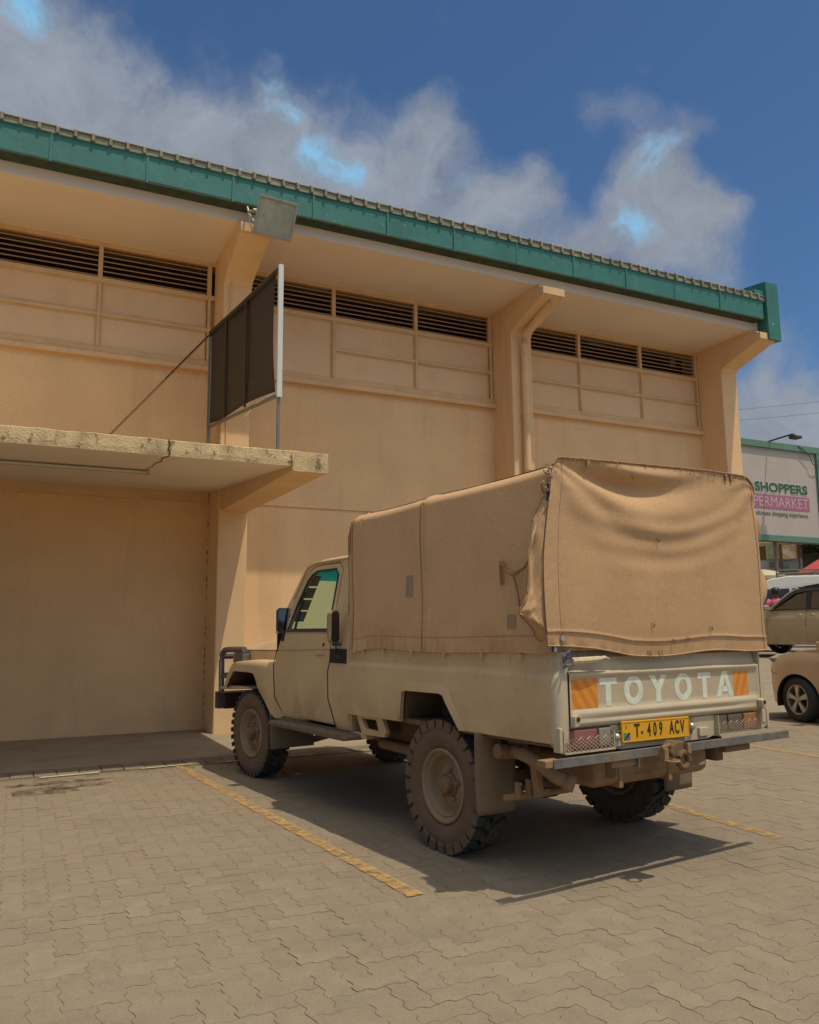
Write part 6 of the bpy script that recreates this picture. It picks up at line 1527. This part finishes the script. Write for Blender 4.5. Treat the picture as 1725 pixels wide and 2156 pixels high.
# ------------------------------------------------------------------ trees
M['leaf'] = []
for k, c_ in enumerate(((.050, .072, .022), (.075, .100, .030), (.032, .048, .016))): M['leaf'].append(mat('foliage_%s' % ('mid', 'light', 'deep')[k], c_, .7, .3, 1.5))
M['bark'] = mat('bark', (.12, .085, .055), .95, .2, 8)
def tree(name, loc, label, h_, crown, nleaf, seed, ls=.17, cat='tree'):
    t = empty(name, loc, label=label, cat=cat, group='trees beyond the car park' if cat == 'tree' else None); r_ = random.Random(seed)
    b = MB(); b.tube([(0, 0, -.1), (.05, .02, h_*.3), (-.03, .05, h_*.55)], .2, 10, rs=[.20, .15, .10])
    for (cx, cy, cz, rx, rz) in crown: b.tube([(0, .02, h_*.35), (cx*.5, cy*.5, (h_*.4+cz)/2), (cx, cy, cz)], .06, 6, rs=[.09, .06, .02])
    b.build('trunk', M['bark'], t, smooth=True)
    b = MB()
    for i in range(nleaf):
        cx, cy, cz, rx, rz = crown[r_.randrange(len(crown))]
        d = Vector((r_.gauss(0, 1), r_.gauss(0, 1), r_.gauss(0, 1))).normalized(); rr = r_.random()**.35
        p = Vector((cx+d.x*rx*rr, cy+d.y*rx*rr, cz+d.z*rz*rr)); nz_ = mnoise.noise(p*1.3+Vector((seed, 0, 0)))
        if nz_ < -.22: continue
        s = ls*r_.uniform(.6, 1.3); a = Vector((r_.gauss(0, 1), r_.gauss(0, 1), r_.gauss(0, .6))).normalized(); c_ = a.cross(Vector((r_.gauss(0, 1), r_.gauss(0, 1), r_.gauss(0, 1)))).normalized()
        b.m = 0 if nz_ < .12 else (1 if r_.random() < .7 else 2)
        b.poly([p-a*s, p+c_*s*.45, p+a*s, p-c_*s*.45])
    b.build('crown', M['leaf'], t)
    return t
tree('tree', (31.6, 22.3, GZ), 'dark leafy tree rising past the right end of the billboard', 7.5, [(0, 0, 5.6, 1.9, 1.5), (-1.2, .6, 5.0, 1.3, 1.1), (1.4, -.6, 5.2, 1.6, 1.3), (.2, .2, 6.7, 1.2, .9), (-.4, -.8, 3.9, 1.5, .9), (1.6, .5, 3.6, 1.6, 1.1)], 9000, 3)
tree('bush', (29.75, 22.2, GZ), 'rounded green bush between the shopfront and the red parasol', 2.6, [(0, 0, 2.3, .75, .7), (.5, -.4, 2.7, .7, .7), (-.3, .2, 1.5, .8, .8), (.9, -.9, 2.2, .8, .8)], 4500, 5, .11, 'bush')
tree('tree', (37.0, 25.5, GZ), 'pale green tree farther back beyond the shopfront', 7.0, [(0, 0, 5.0, 2.2, 1.6), (-1.6, 1.0, 4.2, 1.6, 1.2), (1.8, -1.2, 4.4, 1.8, 1.4)], 7000, 8, .2)
tree('tree', (40.5, 15.0, GZ), 'broad tree outside the right edge of the car park', 7.0, [(0, 0, 5.0, 2.4, 1.8), (-1.6, 1.0, 4.2, 1.8, 1.4), (1.8, -1.2, 4.4, 2.0, 1.6)], 6000, 12, .2)
# grey wall with faded board beyond the shop
fw = MB().box(-.1, 6.5, -.1, .1, 0, 3.9).build('boundary_wall', mat('grey_weathered_wall', (.17, .16, .13), .95, .35, 2.5, coords='Object')); fw.location = (30.6, 24.1, GZ-.1); fw.rotation_euler = (0, 0, SA)
tag(fw, 'grey weathered wall with peeling notices behind the bush', 'wall')
# overhead wires with their poles
wo = empty('power_line', (45, 39, GZ), label='overhead power line sagging across the sky above the billboard', cat='power line')
for dz, nm in ((0, 'wire'), (-.78, 'wire')):
    P1, P2 = Vector((38.0, 47.5, 16.9+dz)), Vector((60.0, 22.5, 17.2+dz)); b = MB(); pts = []
    for k in range(31):
        t = k/30; p = P1.lerp(P2, t); p.z -= 1.2*4*t*(1-t)*.5; pts.append(tuple(p))
    b.tube(pts, .010, 4); b.build(nm, M['black'], wo, (45, 39, GZ))
for P in ((38.0, 47.5), (60.0, 22.5)):
    b = MB(); b.tube([(P[0], P[1], .4), (P[0], P[1], 17.6)], .15, 8, rs=[.18, .12]); b.box(P[0]-.9, P[0]+.9, P[1]-.05, P[1]+.05, 16.0, 16.12); b.build('pole', M['bark'], wo, (45, 39, GZ))
